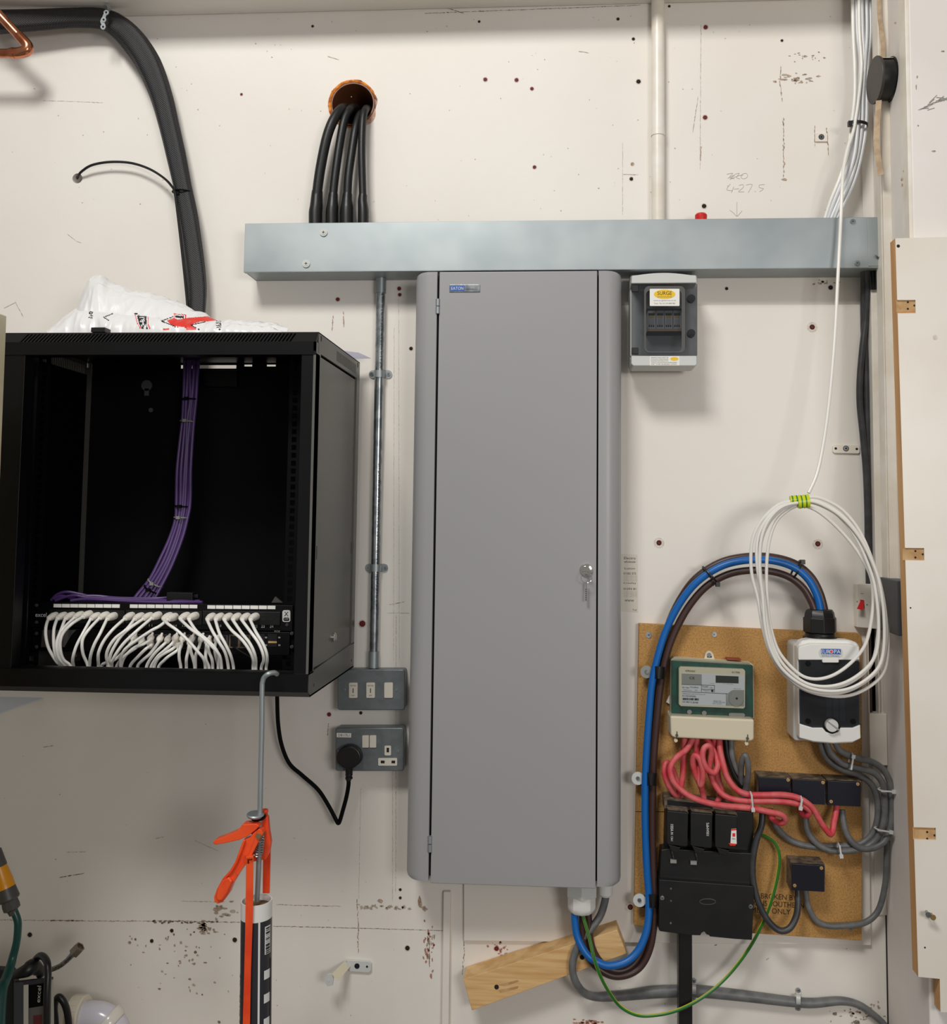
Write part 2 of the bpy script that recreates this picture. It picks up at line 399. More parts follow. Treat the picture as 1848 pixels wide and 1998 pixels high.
# drill holes and red wall plugs in the painted wall (px, py, radius)
for (x, y, r, c) in [(610, 51, 3, 'hole'), (471, 184, 3, 'plugred'), (935, 42, 3, 'hole'), (947, 155, 4.5, 'plugred'), (1008, 156, 4.5, 'plugred'),
                     (1038, 173, 4, 'plugred'), (1043, 326, 4, 'plugred'), (1206, 37, 3.5, 'hole'), (1246, 159, 5, 'hole'), (1236, 76, 3.5, 'hole'),
                     (1377, 53, 5, 'plugred'), (1376, 229, 5, 'plugred'), (1374, 402, 5, 'hole'), (1232, 349, 4, 'hole'), (1234, 320, 3.5, 'dirt'),
                     (659, 584, 4.5, 'plugred'), (779, 563, 4.5, 'plugred'), (780, 575, 4, 'plugred'), (1306, 12, 3, 'hole'), (1526, 79, 3, 'hole'),
                     (802, 680, 4, 'hole'), (642, 1394, 4.5, 'plugred'), (704, 1391, 3.5, 'hole'), (707, 1217, 7, 'plugred'), (781, 1736, 3, 'hole'),
                     (781, 1752, 3, 'hole'), (58, 1824, 5, 'hole'), (296, 1836, 4, 'hole'), (335, 1816, 4, 'hole'), (458, 1834, 5, 'hole'), (1216, 1771, 5, 'hole'),
                     (969, 1851, 5, 'plugred'), (795, 1850, 5, 'hole'), (1418, 563, 3.5, 'hole'), (1621, 561, 5, 'hole')]:
    mb = MB(); mb.disc(x, y, r*1.25, -0.004, 0.0004, 1, n=11); mb.disc(x, y, r*0.9, -0.004, 0.0009, 0, n=9)
    wallchild('drill_hole', mb, [M[c], M['ring']])
# chipped paint, scuffs, stains: small irregular flecks with a shape of their own
rs = random.Random(11)
def fleck(mb, x, y, rx, ry, mi, d=0.0007, ang=0.0):
    n = rs.randint(6, 9); pts = []
    for i in range(n):
        a = 2*PI*i/n; k = rs.uniform(0.45, 1.15)
        u, v = rx*k*math.cos(a), ry*k*math.sin(a)
        pts.append((x+u*math.cos(ang)-v*math.sin(ang), y+u*math.sin(ang)+v*math.cos(ang)))
    w = [P(a, b, d) for a, b in pts]
    mb.add(w, [list(range(n))], mi)
def streak(mb, pts, w, mi, d=0.0006, jit=0.6):
    for (a, b) in zip(pts, pts[1:]):
        L = math.hypot(b[0]-a[0], b[1]-a[1]); n = max(2, int(L/4.5)); an = math.atan2(b[1]-a[1], b[0]-a[0])
        for i in range(n):
            t = (i+rs.random()*0.6)/n
            fleck(mb, a[0]+(b[0]-a[0])*t+rs.uniform(-jit, jit), a[1]+(b[1]-a[1])*t+rs.uniform(-jit, jit), L/n*0.8, w*rs.uniform(0.35, 0.95), mi, d, an)
mk = MB()
streak(mk, [(1524, 130), (1522, 160), (1527, 200)], 1.6, 0); streak(mk, [(1528, 230), (1530, 345)], 1.8, 0, jit=1.5); fleck(mk, 1530, 350, 5, 4, 0)
for _ in range(26): fleck(mk, 1552+rs.gauss(0, 22), 154+rs.gauss(0, 5), rs.uniform(2, 7), rs.uniform(1, 3), 0 if _ % 3 else 1)
for _ in range(16): fleck(mk, 1575+rs.gauss(0, 22), 110+rs.gauss(0, 5), rs.uniform(1, 4), rs.uniform(1, 2), 0)
streak(mk, [(1590, 248), (1590, 286)], 1.5, 0); streak(mk, [(1613, 250), (1617, 304)], 1.7, 0)
streak(mk, [(0, 1795), (95, 1796), (170, 1797), (350, 1797), (480, 1800)], 1.2, 0, jit=0.6)
streak(mk, [(100, 1796), (162, 1797)], 2.2, 0); streak(mk, [(300, 1798), (425, 1800)], 3.0, 2, jit=2.2)
streak(mk, [(535, 1807), (700, 1811), (870, 1816)], 0.9, 2, jit=0.3); streak(mk, [(540, 1765), (600, 1767), (665, 1768)], 1.0, 0, jit=0.6)
streak(mk, [(355, 1758), (440, 1760)], 0.8, 1, jit=0.4)
streak(mk, [(700, 1768), (800, 1772)], 5, 1, jit=3); streak(mk, [(697, 1755), (699, 1800), (699, 1860)], 1.5, 0, jit=1)
for _ in range(30): fleck(mk, rs.uniform(250, 440), 1815+abs(rs.gauss(0, 28)), rs.uniform(1, 3.4), rs.uniform(1, 3.4), rs.choice([0, 0, 2]))
for _ in range(26): fleck(mk, 385+rs.gauss(0, 34), 1880+rs.gauss(0, 34), rs.uniform(1, 5), rs.uniform(1, 3.5), rs.choice([0, 1, 2]))
for _ in range(16): fleck(mk, 404+rs.gauss(0, 8), 1812+rs.gauss(0, 9), rs.uniform(3, 8), rs.uniform(2, 6), 0)
for _ in range(14): fleck(mk, 432+rs.gauss(0, 7), 1778+rs.gauss(0, 7), rs.uniform(3, 8), rs.uniform(2, 6), rs.choice([0, 1]))
fleck(mk, 820, 1762, 6, 14, 0); fleck(mk, 742, 1758, 6, 6, 0); fleck(mk, 828, 1774, 7, 6, 0)
for _ in range(30): fleck(mk, 838+rs.gauss(0, 6), 1850+rs.gauss(0, 26), rs.uniform(1.5, 3), rs.uniform(2, 7), rs.choice([0, 3]))
streak(mk, [(838, 1826), (838, 1888)], 1.2, 2, jit=0.4); fleck(mk, 841, 1905, 3, 6, 3)
for _ in range(22): fleck(mk, 921+rs.gauss(0, 7), 1755+rs.gauss(0, 14), rs.uniform(3, 9), rs.uniform(2, 9), rs.choice([0, 0, 1]))
streak(mk, [(938, 1778), (1065, 1781)], 1.1, 2, jit=0.4); streak(mk, [(908, 1816), (1085, 1823)], 1.0, 2, jit=0.5)
streak(mk, [(909, 1790), (903, 1900)], 1.4, 0, jit=1.5); fleck(mk, 950, 1762, 8, 3, 3)
for _ in range(14): fleck(mk, 968+rs.gauss(0, 9), 1850+rs.gauss(0, 7), rs.uniform(1, 3.5), rs.uniform(1, 3.5), 3)
for _ in range(14): fleck(mk, 980+rs.gauss(0, 10), 1868+rs.gauss(0, 3), rs.uniform(2, 5), rs.uniform(1, 3), 1)
for _ in range(14): fleck(mk, 1612+rs.gauss(0, 10), 552+rs.gauss(0, 3), rs.uniform(1, 4), rs.uniform(1, 3), 0)
for (x0, y0, x1, y1, w, mi) in [(650, 617, 648, 643, 2.2, 4), (670, 610, 671, 640, 2.2, 4), (641, 1412, 639, 1436, 2, 4), (778, 585, 779, 1290, 0.4, 1),
                                (769, 640, 768, 1290, 0.4, 1), (1368, 50, 1366, 330, 0.7, 1), (1368, 285, 1367, 315, 1.4, 4), (1362, 190, 1352, 258, 1.0, 1),
                                (1215, 279, 1215, 420, 0.5, 1), (1215, 340, 1246, 341, 1.0, 4), (0, 20, 420, 24, 0.6, 1), (830, 26, 1250, 10, 0.9, 2), (773, 1200, 772, 1740, 0.6, 1),
                                (766, 1480, 766, 1760, 0.5, 1), (704, 1540, 700, 1755, 0.4, 1), (1655, 1010, 1656, 1236, 0.5, 1), (850, 8, 905, 26, 1.1, 2),
                                (640, 110, 660, 116, 1, 1), (1130, 100, 1150, 103, 1, 1), (84, 196, 200, 200, 0.5, 1), (1280, 1770, 1285, 1774, 2, 1),
                                (133, 458, 148, 470, 1.0, 1), (148, 470, 160, 474, 0.8, 1), (10, 600, 30, 590, 0.9, 1), (30, 590, 46, 620, 0.9, 1),
                                (84, 1458, 104, 1455, 1.0, 2), (118, 1712, 165, 1704, 1.2, 2), (130, 1663, 168, 1662, 0.9, 1), (305, 1636, 320, 1633, 0.9, 1),
                                (380, 1640, 425, 1660, 0.8, 1), (1395, 1845, 1400, 1843, 2, 2), (1500, 1870, 1495, 1873, 1.5, 1), (760, 1180, 790, 1174, 0.5, 2), (757, 1196, 800, 1196, 0.5, 1)]:
    streak(mk, [(x0, y0), (x1, y1)], w, mi, jit=0.3)
for _ in range(200):
    x, y = rs.uniform(0, 1690), rs.choice([rs.uniform(30, 430), rs.uniform(1400, 1990), rs.uniform(30, 430)])
    fleck(mk, x, y, rs.uniform(0.5, 1.8), rs.uniform(0.5, 1.5), 1)
for _ in range(50): fleck(mk, 1690+rs.gauss(0, 30), 1980+rs.gauss(0, 12), rs.uniform(1, 4), rs.uniform(1, 3.5), 0)
for _ in range(26): fleck(mk, rs.uniform(1120, 1175), 1995+rs.gauss(0, 3), rs.uniform(2, 6), rs.uniform(1, 3), 3)
for (x, y, r) in [(1630, 1978, 6), (1672, 1996, 8), (427, 1994, 4)]: fleck(mk, x, y, r, r*0.8, 2)
wallchild('paint_scuff', mk, [M['dirt'], M['dirt2'], mat('dark_chip', (150, 134, 120), 0.9, col2=(104, 90, 82), scale=200), mat('rust_mark', (176, 120, 100), 0.9), mat('faint_red_streak', (186, 156, 146), 0.8)], 'stuff')
# pencilled numbers and arrow
pw = MB()
for st in [[(1418, 340), (1430, 338), (1424, 345), (1433, 349)], [(1434, 340), (1443, 338), (1437, 346), (1444, 349)], [(1448, 340), (1446, 346), (1452, 349), (1459, 344), (1456, 338), (1448, 340)],
           [(1420, 348), (1434, 341), (1424, 350), (1440, 343), (1450, 342)],
           [(1425, 359), (1418, 370), (1430, 372)], [(1432, 364), (1427, 376)], [(1432, 369), (1442, 368)], [(1442, 362), (1450, 360), (1450, 366), (1441, 374), (1452, 374)],
           [(1456, 361), (1468, 360), (1460, 376)], [(1473, 373), (1475, 374)], [(1492, 360), (1482, 361), (1482, 366), (1490, 368), (1482, 374)],
           [(1438, 394), (1438, 422)], [(1424, 410), (1432, 416), (1438, 422), (1444, 416), (1448, 411)]]:
    pw.tube([P(a, b, 0.0004) for a, b in st], 0.00035, n=5, sub=3)
wallchild('pencil_note', pw, M['pencil'])
# trim: seam between wall boards by the top trunking, backing panel, soffit line
pl = MB(); a = P(1690, 200, 0.0); pl.box(P(1693, 1012, 0).x, XC, -0.004, 0, ZT-1.9, ZT)
tag(obj('trim_1', pl, M['wall'], keep=True, bevel=0.001), kind='structure')
bp = MB(); bp.ppx([(905, 596), (1679, 594), (1690, 1100), (1700, 1845), (905, 1836)], 0, 0.009)
wallchild('corner_gap', MB().box(XC-.0024, XC, -.0012, 0, .2, P(1725, 1500, 0).z), M['hole'])
pn = obj('trim_3', bp, M['wall'], keep=True, bevel=0.0015); tag(pn, kind='structure')
for (x, y) in [(1286, 1059), (1596, 1061), (1585, 638), (1230, 1770)]:
    mb = MB(); mb.disc(x, y, 10, 0.008, 0.0096, 1, n=14); mb.disc(x, y, 5, 0.008, 0.0101, 2, n=11); mb.disc(x, y, 3.4, 0.008, 0.0105, 0, n=9)
    wallchild('drill_hole', mb, [M['plugred'], M['ring'], M['hole']])
# cream trunking strips on the pier side and pier architrave
def pstrip(name, d0, d1, out, pyt, pyb, m_):
    """strip standing `out` metres off the pier's side face, between depths d0 and d1"""
    x = P(1720, 1012, 0).x
    z1 = P(1730, pyt, (d0+d1)/2).z; z0 = P(1730, pyb, (d0+d1)/2).z
    return obj(name, MB().box(XC-out, XC+0.001, -d1, -d0, z0, z1), m_, keep=True, bevel=0.0015)
tag(pstrip('trim_2', 0.185, 0.221, 0.006, -80, 1132, M['paintwhite']), kind='structure')
t = pstrip('cable_trunking', 0.062, 0.108, 0.016, -80, 1132, M['paintwhite']); tag(t, 'cream painted plastic trunking running up the side of the pier', 'trunking')
obj('lid', MB().box(XC-0.0185, XC-0.016, -0.103, -0.067, P(1730, 1130, .085).z, P(1730, -80, .085).z), M['paintwhite'], t, bevel=0.001)
t = pstrip('cable_trunking', 0.004, 0.036, 0.02, 535, 1134, M['paintwhite']); tag(t, 'slim white trunking in the corner with a broken top below the steel trunking', 'trunking')

# ================================================================== STEEL TRUNKING
TR = 0.079
a = P(479, 438, TR); b = P(1719, 521, TR)
tx0, tx1, tz1, tz0 = a.x, b.x, (P(480, 438, TR).z+P(1720, 424, TR).z)/2, (P(478, 530, TR).z+P(1718, 521, TR).z)/2
tr = thing('metal_trunking', 'long galvanised steel trunking across the wall above the tall grey cabinet', 'trunking', ((tx0+tx1)/2, 0, tz0))
t_ = 0.0015
mb = MB(); mb.box(tx0, tx1, -TR+0.002, -TR+0.002+t_, tz0+0.004, tz1-0.006); mb.box(tx0, tx1, -TR+0.003, 0, tz0, tz0+t_)
mb.box(tx0, tx0+t_, -TR+0.003, 0, tz0, tz1); mb.box(tx1-t_, tx1, -TR+0.003, 0, tz0, tz1); mb.box(tx0, tx1, -t_, -0.0002, tz0, tz1)
mb.box(tx0, tx1, -TR+0.003, -0.05, tz1-t_, tz1)
obj('body', mb, M['galv'], tr)
mb = MB(); mb.box(tx0-0.001, tx1, -TR, -TR+0.002, tz0-0.0005, tz1+0.001); mb.box(tx0-0.001, tx1, -TR, -TR+0.014, tz1, tz1+0.0012); mb.box(tx0-0.001, tx1, -TR, -TR+0.012, tz0-0.0015, tz0-0.0002)
obj('lid', mb, M['galv'], tr, bevel=0.0006)
mb = MB(); mb.bpx(1693, 425, 1716, 519, TR-0.001, TR+0.0012); obj('end_flange', mb, M['galv'], tr, bevel=0.0006)
for (x, y, r) in [(631, 453, 8), (597, 514, 8), (1665, 432, 5), (1673, 513, 5)]: screw(tr, x, y, r, TR+0.001, m_=M['lgrey'] if r > 6 else None)
mb = MB(); a = P(1368, 430, 0.045); mb.lathe((a.x, a.y, tz1-0.001), (0, 0, 1), [(0, .010), (.016, .0125), (.021, .0125), (.024, .010), (.0245, .004)], 18)
tag(obj('conduit_bung', mb, M['redplast']), 'small red plastic cap standing on top of the steel trunking', 'cap')

# ================================================================== GREY DISTRIBUTION CABINET
CD = 0.12
cx0, cx1 = P(799, 1100, CD).x, P(1213.5, 1100, CD).x
cz1 = min(P(1000, 529.5, CD).z, tz0-0.002); cz0 = (P(800, 1718, CD).z+P(1200, 1731, CD).z)/2
gx0, gx1 = P(847, 1100, CD).x, P(1165.5, 1100, CD).x
cb = thing('distribution_cabinet', 'tall grey steel electrical distribution cabinet with rounded sides on the wall', 'cabinet', ((cx0+cx1)/2, 0, cz0))
mb = MB(); mb.box(cx0+0.008, cx1-0.008, -CD+0.018, 0, cz0+0.004, cz1-0.003); obj('body', mb, M['gap'], cb)
def side_cover(xo, xi, sgn):
    n = 10; r = 0.032; prof = [(xo, -0.001), (xo, -CD+r)]
    for i in range(1, n+1):
        a = PI/2*i/n; prof.append((xo+sgn*r*(1-math.cos(a)), -CD+r-r*math.sin(a)))
    prof += [(xi, -CD), (xi, -0.001)]
    k = len(prof); e = 0.010; vs = []
    for z, ins in ((cz0, e), (cz0+e*0.3, e*0.3), (cz0+e, 0), (cz1-e, 0), (cz1-e*0.3, e*0.3), (cz1, e)):
        for (x, y) in prof:
            near = max(0, 1-abs(x-xo)/0.05)
            vs.append((x+sgn*ins*near*0.6, y, z))
    fs = [(j*k+i, j*k+(i+1) % k, (j+1)*k+(i+1) % k, (j+1)*k+i) for j in range(5) for i in range(k)]+[list(range(k)), list(range(5*k, 6*k))]
    return MB().add(vs, fs)
g = 0.0022
obj('side_cover', side_cover(cx0, gx0-g, 1), M['cab'], cb); obj('side_cover', side_cover(cx1, gx1+g*0.7, -1), M['cab'], cb)
dz0 = cz0-0.004
door = obj('door', MB().box(gx0+g, gx1-g*0.7, -CD-0.0005, -CD+0.017, dz0, cz1), M['cab'], cb, bevel=0.0018, seg=3)
for yy in (598, 1646):
    c = P(855 if yy < 900 else 837, yy, CD); mb = MB()
    mb.cyl((gx0, -CD-0.001, c.z-0.015), (gx0, -CD-0.001, c.z-0.0008), 0.0042, n=14); mb.cyl((gx0, -CD-0.001, c.z+0.0008), (gx0, -CD-0.001, c.z+0.015), 0.0042, n=14)
    obj('hinge', mb, M['galv'], cb)
mb = MB(); mb.bpx(877, 555, 937, 570, CD-0.001, CD+0.002); bd = obj('badge', mb, M['steel'], door, bevel=0.001)
mb = MB(); mb.bpx(879, 557.5, 906, 567.5, CD+0.001, CD+0.0024); text(mb, 'EATON', 892.5, 562.5, CD+0.0028, w=24, h=6.5, mi=1); text(mb, 'MEMSHIELD 3', 920, 564, CD+0.0028, w=22, h=3, mi=2)
obj('badge_lettering', mb, [M['blueprint'], M['whiteprint'], M['greyprint']], cb)
c = P(1144, 1112, CD)
mb = MB(); mb.lathe((c.x, -CD, c.z), (0, -1, 0), [(0, .0125), (.004, .0125), (.006, .011), (.0065, .008), (.009, .0075), (.0095, .002)], 24); lk = obj('lock', mb, M['chrome'], door)
mb = MB(); mb.box(c.x-.0012, c.x+.0012, -CD-.026, -CD-.009, c.z-.006, c.z+.004)
ring = [(c.x+.0105*math.cos(2*PI*i/20), -CD-.02+.002*math.sin(2*PI*i/20), c.z-.014+.0105*math.sin(2*PI*i/20)) for i in range(20)]
mb.tube(ring, .0007, n=6, sub=1, closed=True); mb.box(c.x-.0016, c.x+.0016, -CD-.016, -CD-.012, c.z-.032, c.z-.024)
mb.box(c.x-.0014, c.x+.0014, -CD-.015, -CD-.0125, c.z-.060, c.z-.032)
for i in range(6): mb.box(c.x-.0022, c.x, -CD-.015, -CD-.0125, c.z-.058+i*.004, c.z-.056+i*.004)
obj('key', mb, M['chrome'], cb)
for (x, y) in [(805, 706), (804, 757), (801, 825), (799, 962), (796, 1165), (794, 1250), (791, 1477), (788, 1640), (1218, 560), (1218, 706), (1216, 758), (1218, 830), (1218, 961), (1217, 1172), (1219, 1420), (1216, 1548), (1216, 1660)]:
    d = 0.05; q = P(x, y, d); sg = -1 if x < 1000 else 1; xx = cx0 if sg < 0 else cx1
    mb = MB(); mb.lathe((xx, q.y, q.z), (sg, 0, 0), [(0, .0035), (.0012, .003), (.0018, .001)], 10); obj('fixing_screw', mb, M['steel'], cb)

# ================================================================== SURGE PROTECTION ENCLOSURE
sd = 0.118
sp = thing('surge_enclosure', 'small white enclosure with smoked window and yellow oval label right of the grey cabinet', 'enclosure', (P(1296, 700, sd).x, 0, P(1296, 712, sd).z))
mb = MB(); mb.rr(1229, 536, 1361, 714, 0.0, 0.055, 6); obj('back_box', mb, M['lgrey'], sp, bevel=0.003)
mb = MB()
top = [(1232, 553), (1233, 538)]+[(1233+(1359-1233)*i/12, 538-6*math.sin(PI*i/12)) for i in range(1, 12)]+[(1359, 537), (1360, 552)]
mb.ppx(top, 0.05, sd); mb.ppx([(1232, 694), (1360, 694), (1360, 711), (1357, 714), (1236, 714), (1232, 710)], 0.05, sd)
mb.ppx([(1230, 552), (1360, 552), (1360, 695), (1230, 695)], 0.05, 0.07)
obj('front_cover', mb, M['lgrey'], sp, bevel=0.002)
for i in range(4):
    x0 = 1264+i*16.6
    mb = MB(); mb.bpx(x0, 606, x0+15.6, 646, 0.068, 0.098, 0); mb.bpx(x0+1.5, 611, x0+14, 615.5, 0.097, 0.0985, 2); mb.bpx(x0+3, 616.5, x0+12, 620, 0.097, 0.0987, 3)
    mb.bpx(x0+3, 622, x0+12, 633, 0.097, 0.0985, 4)
    for k in range(3): mb.bpx(x0+2+k*4, 634, x0+4.5+k*4, 638, 0.097, 0.0986, 2)
    obj('surge_module', mb, [M['label'], M['yelprint'], M['print'], M['yelprint'], M['face']], sp)
mb = MB(); mb.bpx(1263, 641, 1331, 646, 0.097, 0.1, 0); obj('busbar_strip', mb, mat('pale_pink_strip', (222, 190, 150), .5), sp)
mb = MB(); mb.bpx(1262, 602, 1332, 606, .069, .0985); mb.bpx(1262, 647, 1332, 650, .069, .097); obj('mounting_rail', mb, M['gap'], sp)
mb = MB(); mb.rr(1232, 552, 1361, 695, 0.108, 0.1125, 4); obj('smoked_door', mb, M['smoke'], sp, bevel=0.002)
mb = MB(); mb.rr(1257, 558, 1337, 688, 0.1125, 0.1145, 10)
wf = obj('window_frame', mb, M['conngrey'], sp); c_ = MB(); c_.rr(1262, 563, 1332, 683, 0.10, 0.13, 8); cut(wf, c_)
for yy in (562, 684):
    mb = MB(); mb.bpx(1233, yy-6, 1246, yy+7, 0.108, 0.115); obj('door_hinge', mb, M['blackplastic'], sp, bevel=0.001)
for (yy) in (582, 650):
    mb = MB(); mb.disc(1349, yy, 8, 0.11, 0.119, 0); mb.disc(1349, yy+5, 4, 0.118, 0.123, 0); obj('catch', mb, M['smoke2'], sp)
mb = MB(); mb.rr(1268, 563.5, 1326, 597, 0.1145, 0.1152, 1.5, 0)
e = [(1297+21*math.cos(2*PI*i/28), 574+9*math.sin(2*PI*i/28)) for i in range(28)]; mb.ppx(e, 0.1151, 0.1156, 1)
text(mb, 'SURGE', 1297, 572, 0.1158, w=28, h=7.5, mi=2); text(mb, 'PROTECTION DEVICES', 1297, 579.3, 0.1158, w=28, h=2, mi=3)
text(mb, 'www.surgedevices.co.uk', 1297, 586.5, 0.1154, w=44, h=2.8, mi=3); text(mb, 'Tech. Tel. 01159 848 980', 1297, 592, 0.1154, w=41, h=2.6, mi=3)
obj('sticker', mb, [M['label'], M['yelprint'], M['print'], M['greyprint']], sp)
mb = MB(); mb.bpx(1268, 695, 1326, 713, sd, sd+0.0006, 0); e = [(1316+8*math.cos(2*PI*i/20), 700+3.6*math.sin(2*PI*i/20)) for i in range(20)]; mb.ppx(e, sd, sd+.001, 1)
for k in range(5): text(mb, ['WARNING: VISUAL CHECK THE', 'STATUS OF THESE DEVICES', 'DAMAGED WHEN RED SHOWS', 'CONTACT YOUR ELECTRICIAN FOR REPLACEMENT', 'OF THE SURGE UNIT'][k], 1287 if k < 3 else 1296, 697.5+3.3*k, sd+.0009, w=34 if k < 3 else 50, h=1.9, mi=2)
obj('warning_label', mb, [M['label'], M['yelprint'], M['greyprint']], sp)

# ================================================================== CONDUITS
mb = MB(); xw = P(1284, 212, 0.016).x
mb.cyl((xw, -0.0165, tz1-0.02), (xw, -0.0165, ZT), 0.0138, n=24); wc = obj('white_conduit', mb, M['paintwhite']); tag(wc, 'white painted vertical conduit pipe rising from steel trunking to the ceiling', 'pipe')
for (ya, yb) in ((252, 262), (262, 266)):
    mb = MB(); mb.cyl((xw, -0.0165, P(1284, yb, .016).z), (xw, -0.0165, P(1284, ya, .016).z), 0.0146 if ya == 252 else 0.0152, n=24); obj('coupler', mb, M['paintwhite'], wc)
sx = P(736, 920, 0.016).x; zt, zb = tz0, P(728, 1303, .02).z
sc_ = thing('steel_conduit', 'galvanised steel conduit running down from the trunking to the grey switch box', 'pipe', (sx, -0.014, zb))
obj('pipe', MB().cyl((sx, -0.0145, zb), (sx, -0.0145, zt), 0.0098, n=24), M['steel'], sc_)
for (ya, yb) in ((545, 572), (1273, 1303)):
    mb = MB(); mb.cyl((sx, -.0145, P(740, yb, .016).z), (sx, -.0145, P(740, ya, .016).z+.002), 0.0115, n=24); obj('coupler', mb, M['galv'], sc_)
for yy in (730, 1108):
    z = P(740, yy, .016).z; mb = MB()
    mb.rr(720, yy-8, 765, yy+8, 0.0, 0.003, 7.5) if yy < 900 else mb.rr(713, yy-8, 757, yy+8, 0, .003, 7.5)
    mb.cyl((sx, -.0145, z-.0075), (sx, -.0145, z+.0075), .0118, n=24)
    sd_ = obj('saddle', mb, M['galv'], sc_)
    for dx in (-17, 16): screw(sd_, (742 if yy < 900 else 735)+dx, yy, 4.2, 0.003)
mb = MB()
for (y0, y1) in ((573, 718), (905, 1185)):
    y = y0
    while y < y1:
        n_ = rs.randint(2, 4); h = rs.uniform(3.0, 5.5)
        for i in range(n_):
            q0, q1 = P(740, y+i*1.7, .016).z, P(740, y+i*1.7+1.0, .016).z; a = 0.55+rs.uniform(-.08, .08)
            w_ = rs.uniform(.10, .22)
            pts = [(sx+.01*math.sin(a+s_*w_), -.0145-.01*math.cos(a+s_*w_)) for s_ in (-1, 0, 1)]
            mb.add([(p[0], p[1], q) for q in (q0, q1) for p in pts], [(0, 1, 4, 3), (1, 2, 5, 4)])
        y += n_*1.7+h*0.5
obj('printed_marking', mb, M['print'], sc_)

# ================================================================== SWITCH BOX AND SOCKET
def clad(name, label, cat, px0, py0, px1, py1, d):
    t = thing(name, label, cat, (P((px0+px1)/2, py1, d).x, 0, P(px0, py1, d).z))
    mb = MB(); mb.rr(px0+1, py0+1, px1-1, py1-1, 0, d-0.008, 5); obj('back_box', mb, M['metalclad'], t, bevel=0.002)
    mb = MB(); mb.rr(px0, py0, px1, py1, d-0.008, d, 5); obj('front_plate', mb, M['metalclad'], t, bevel=0.003, seg=3)
    return t
sw = clad('wall_switch', 'grey metal clad triple switch box at the foot of the steel conduit', 'switch', 658, 1306, 790, 1386, 0.042)
for i, x in enumerate((689, 723, 758)):
    mb = MB(); mb.rr(x-8.5, 1332, x+8.5, 1362, 0.04, 0.0445, 2); rk = obj('rocker', mb, M['offwhite'], sw, bevel=0.0008)
    if i < 2:
        mb = MB(); mb.bpx(x-.9, 1343, x+.9, 1352, .0445, .0448); text(mb, 'WATER' if i == 0 else 'HEATER', x, 1338, .0448, w=12, h=2.6); text(mb, 'OFF', x, 1357, .0448, w=6, h=2.4); obj('lettering', mb, M['greyprint'], rk)
screw(sw, 672, 1346, 2.6, 0.042); screw(sw, 773, 1346, 2.6, 0.042)
so = clad('wall_socket', 'grey metal clad double socket with a black plug in its left outlet', 'socket', 654, 1420, 788, 1505, 0.045)
for x in (713, 727.5):
    mb = MB(); mb.rr(x-6.5, 1435, x+6.5, 1459, 0.043, 0.0485, 1.5); obj('rocker', mb, M['offwhite'], so, bevel=0.0008)
mb = MB(); mb.rr(750.5, 1455, 763, 1474, .043, .046, 2, 0); mb.bpx(754.5, 1459, 759, 1468, .045, .0463, 1); mb.rr(738, 1479, 775, 1494, .043, .046, 2, 0); mb.bpx(743, 1484, 750.5, 1489.5, .045, .0463, 1); mb.bpx(764, 1484, 771, 1489.5, .045, .0463, 1)
obj('outlet', mb, [M['offwhite'], M['gap']], so)
mb = MB(); mb.bpx(657, 1430, 685, 1439, .045, .0455, 0); text(mb, 'DB1/7L1', 671, 1434.5, .0457, w=22, h=4.6, mi=1); obj('label_tape', mb, [M['label'], M['print']], so)
screw(so, 776, 1466, 2.8, .045); screw(so, 661, 1466, 2.6, .045)
# plug and its lead
pg = thing('plug', 'round black mains plug pushed into the left outlet of the grey socket', 'plug', (P(680, 1500, .07).x, -.046, P(680, 1500, .07).z))
mb = MB(); n = 26; out = []
for i in range(n):
    a = 2*PI*i/n; out.append((680+24.5*math.cos(a)*(1 if math.sin(a) < 0.5 else 0.93), 1479+24.5*math.sin(a)*(0.98 if math.sin(a) < 0 else 0.92)))
mb.ppx(out, .046, .068); obj('body', mb, M['blackplastic'], pg, bevel=.004, seg=3)
mb = MB(); mb.tpx([(680, 1492, .057), (681, 1500, .057), (681, 1512, .057), (680, 1523, .057)], [10, 8, 6.5, 5], n=14, sub=3); 
for y_ in (1504, 1511, 1518): mb.tpx([(681, y_-1.6, .057), (681, y_+1.6, .057)], 7.2, n=14, sub=1)
obj('strain_relief', mb, M['blackplastic'], pg)
mb = MB(); mb.tpx([(680, 1520, .057), (680, 1532, .057), (676, 1555, .05), (668, 1585, .045), (663, 1602, .04), (660, 1606, .04), (656, 1600, .04), (640, 1570, .035), (620, 1540, .03), (590, 1513, .03), (565, 1490, .03), (550, 1455, .035), (543, 1415, .04), (541, 1370, .05), (541, 1330, .06)], 4, sub=8)
obj('cord', mb, M['blackmatt'], pg)

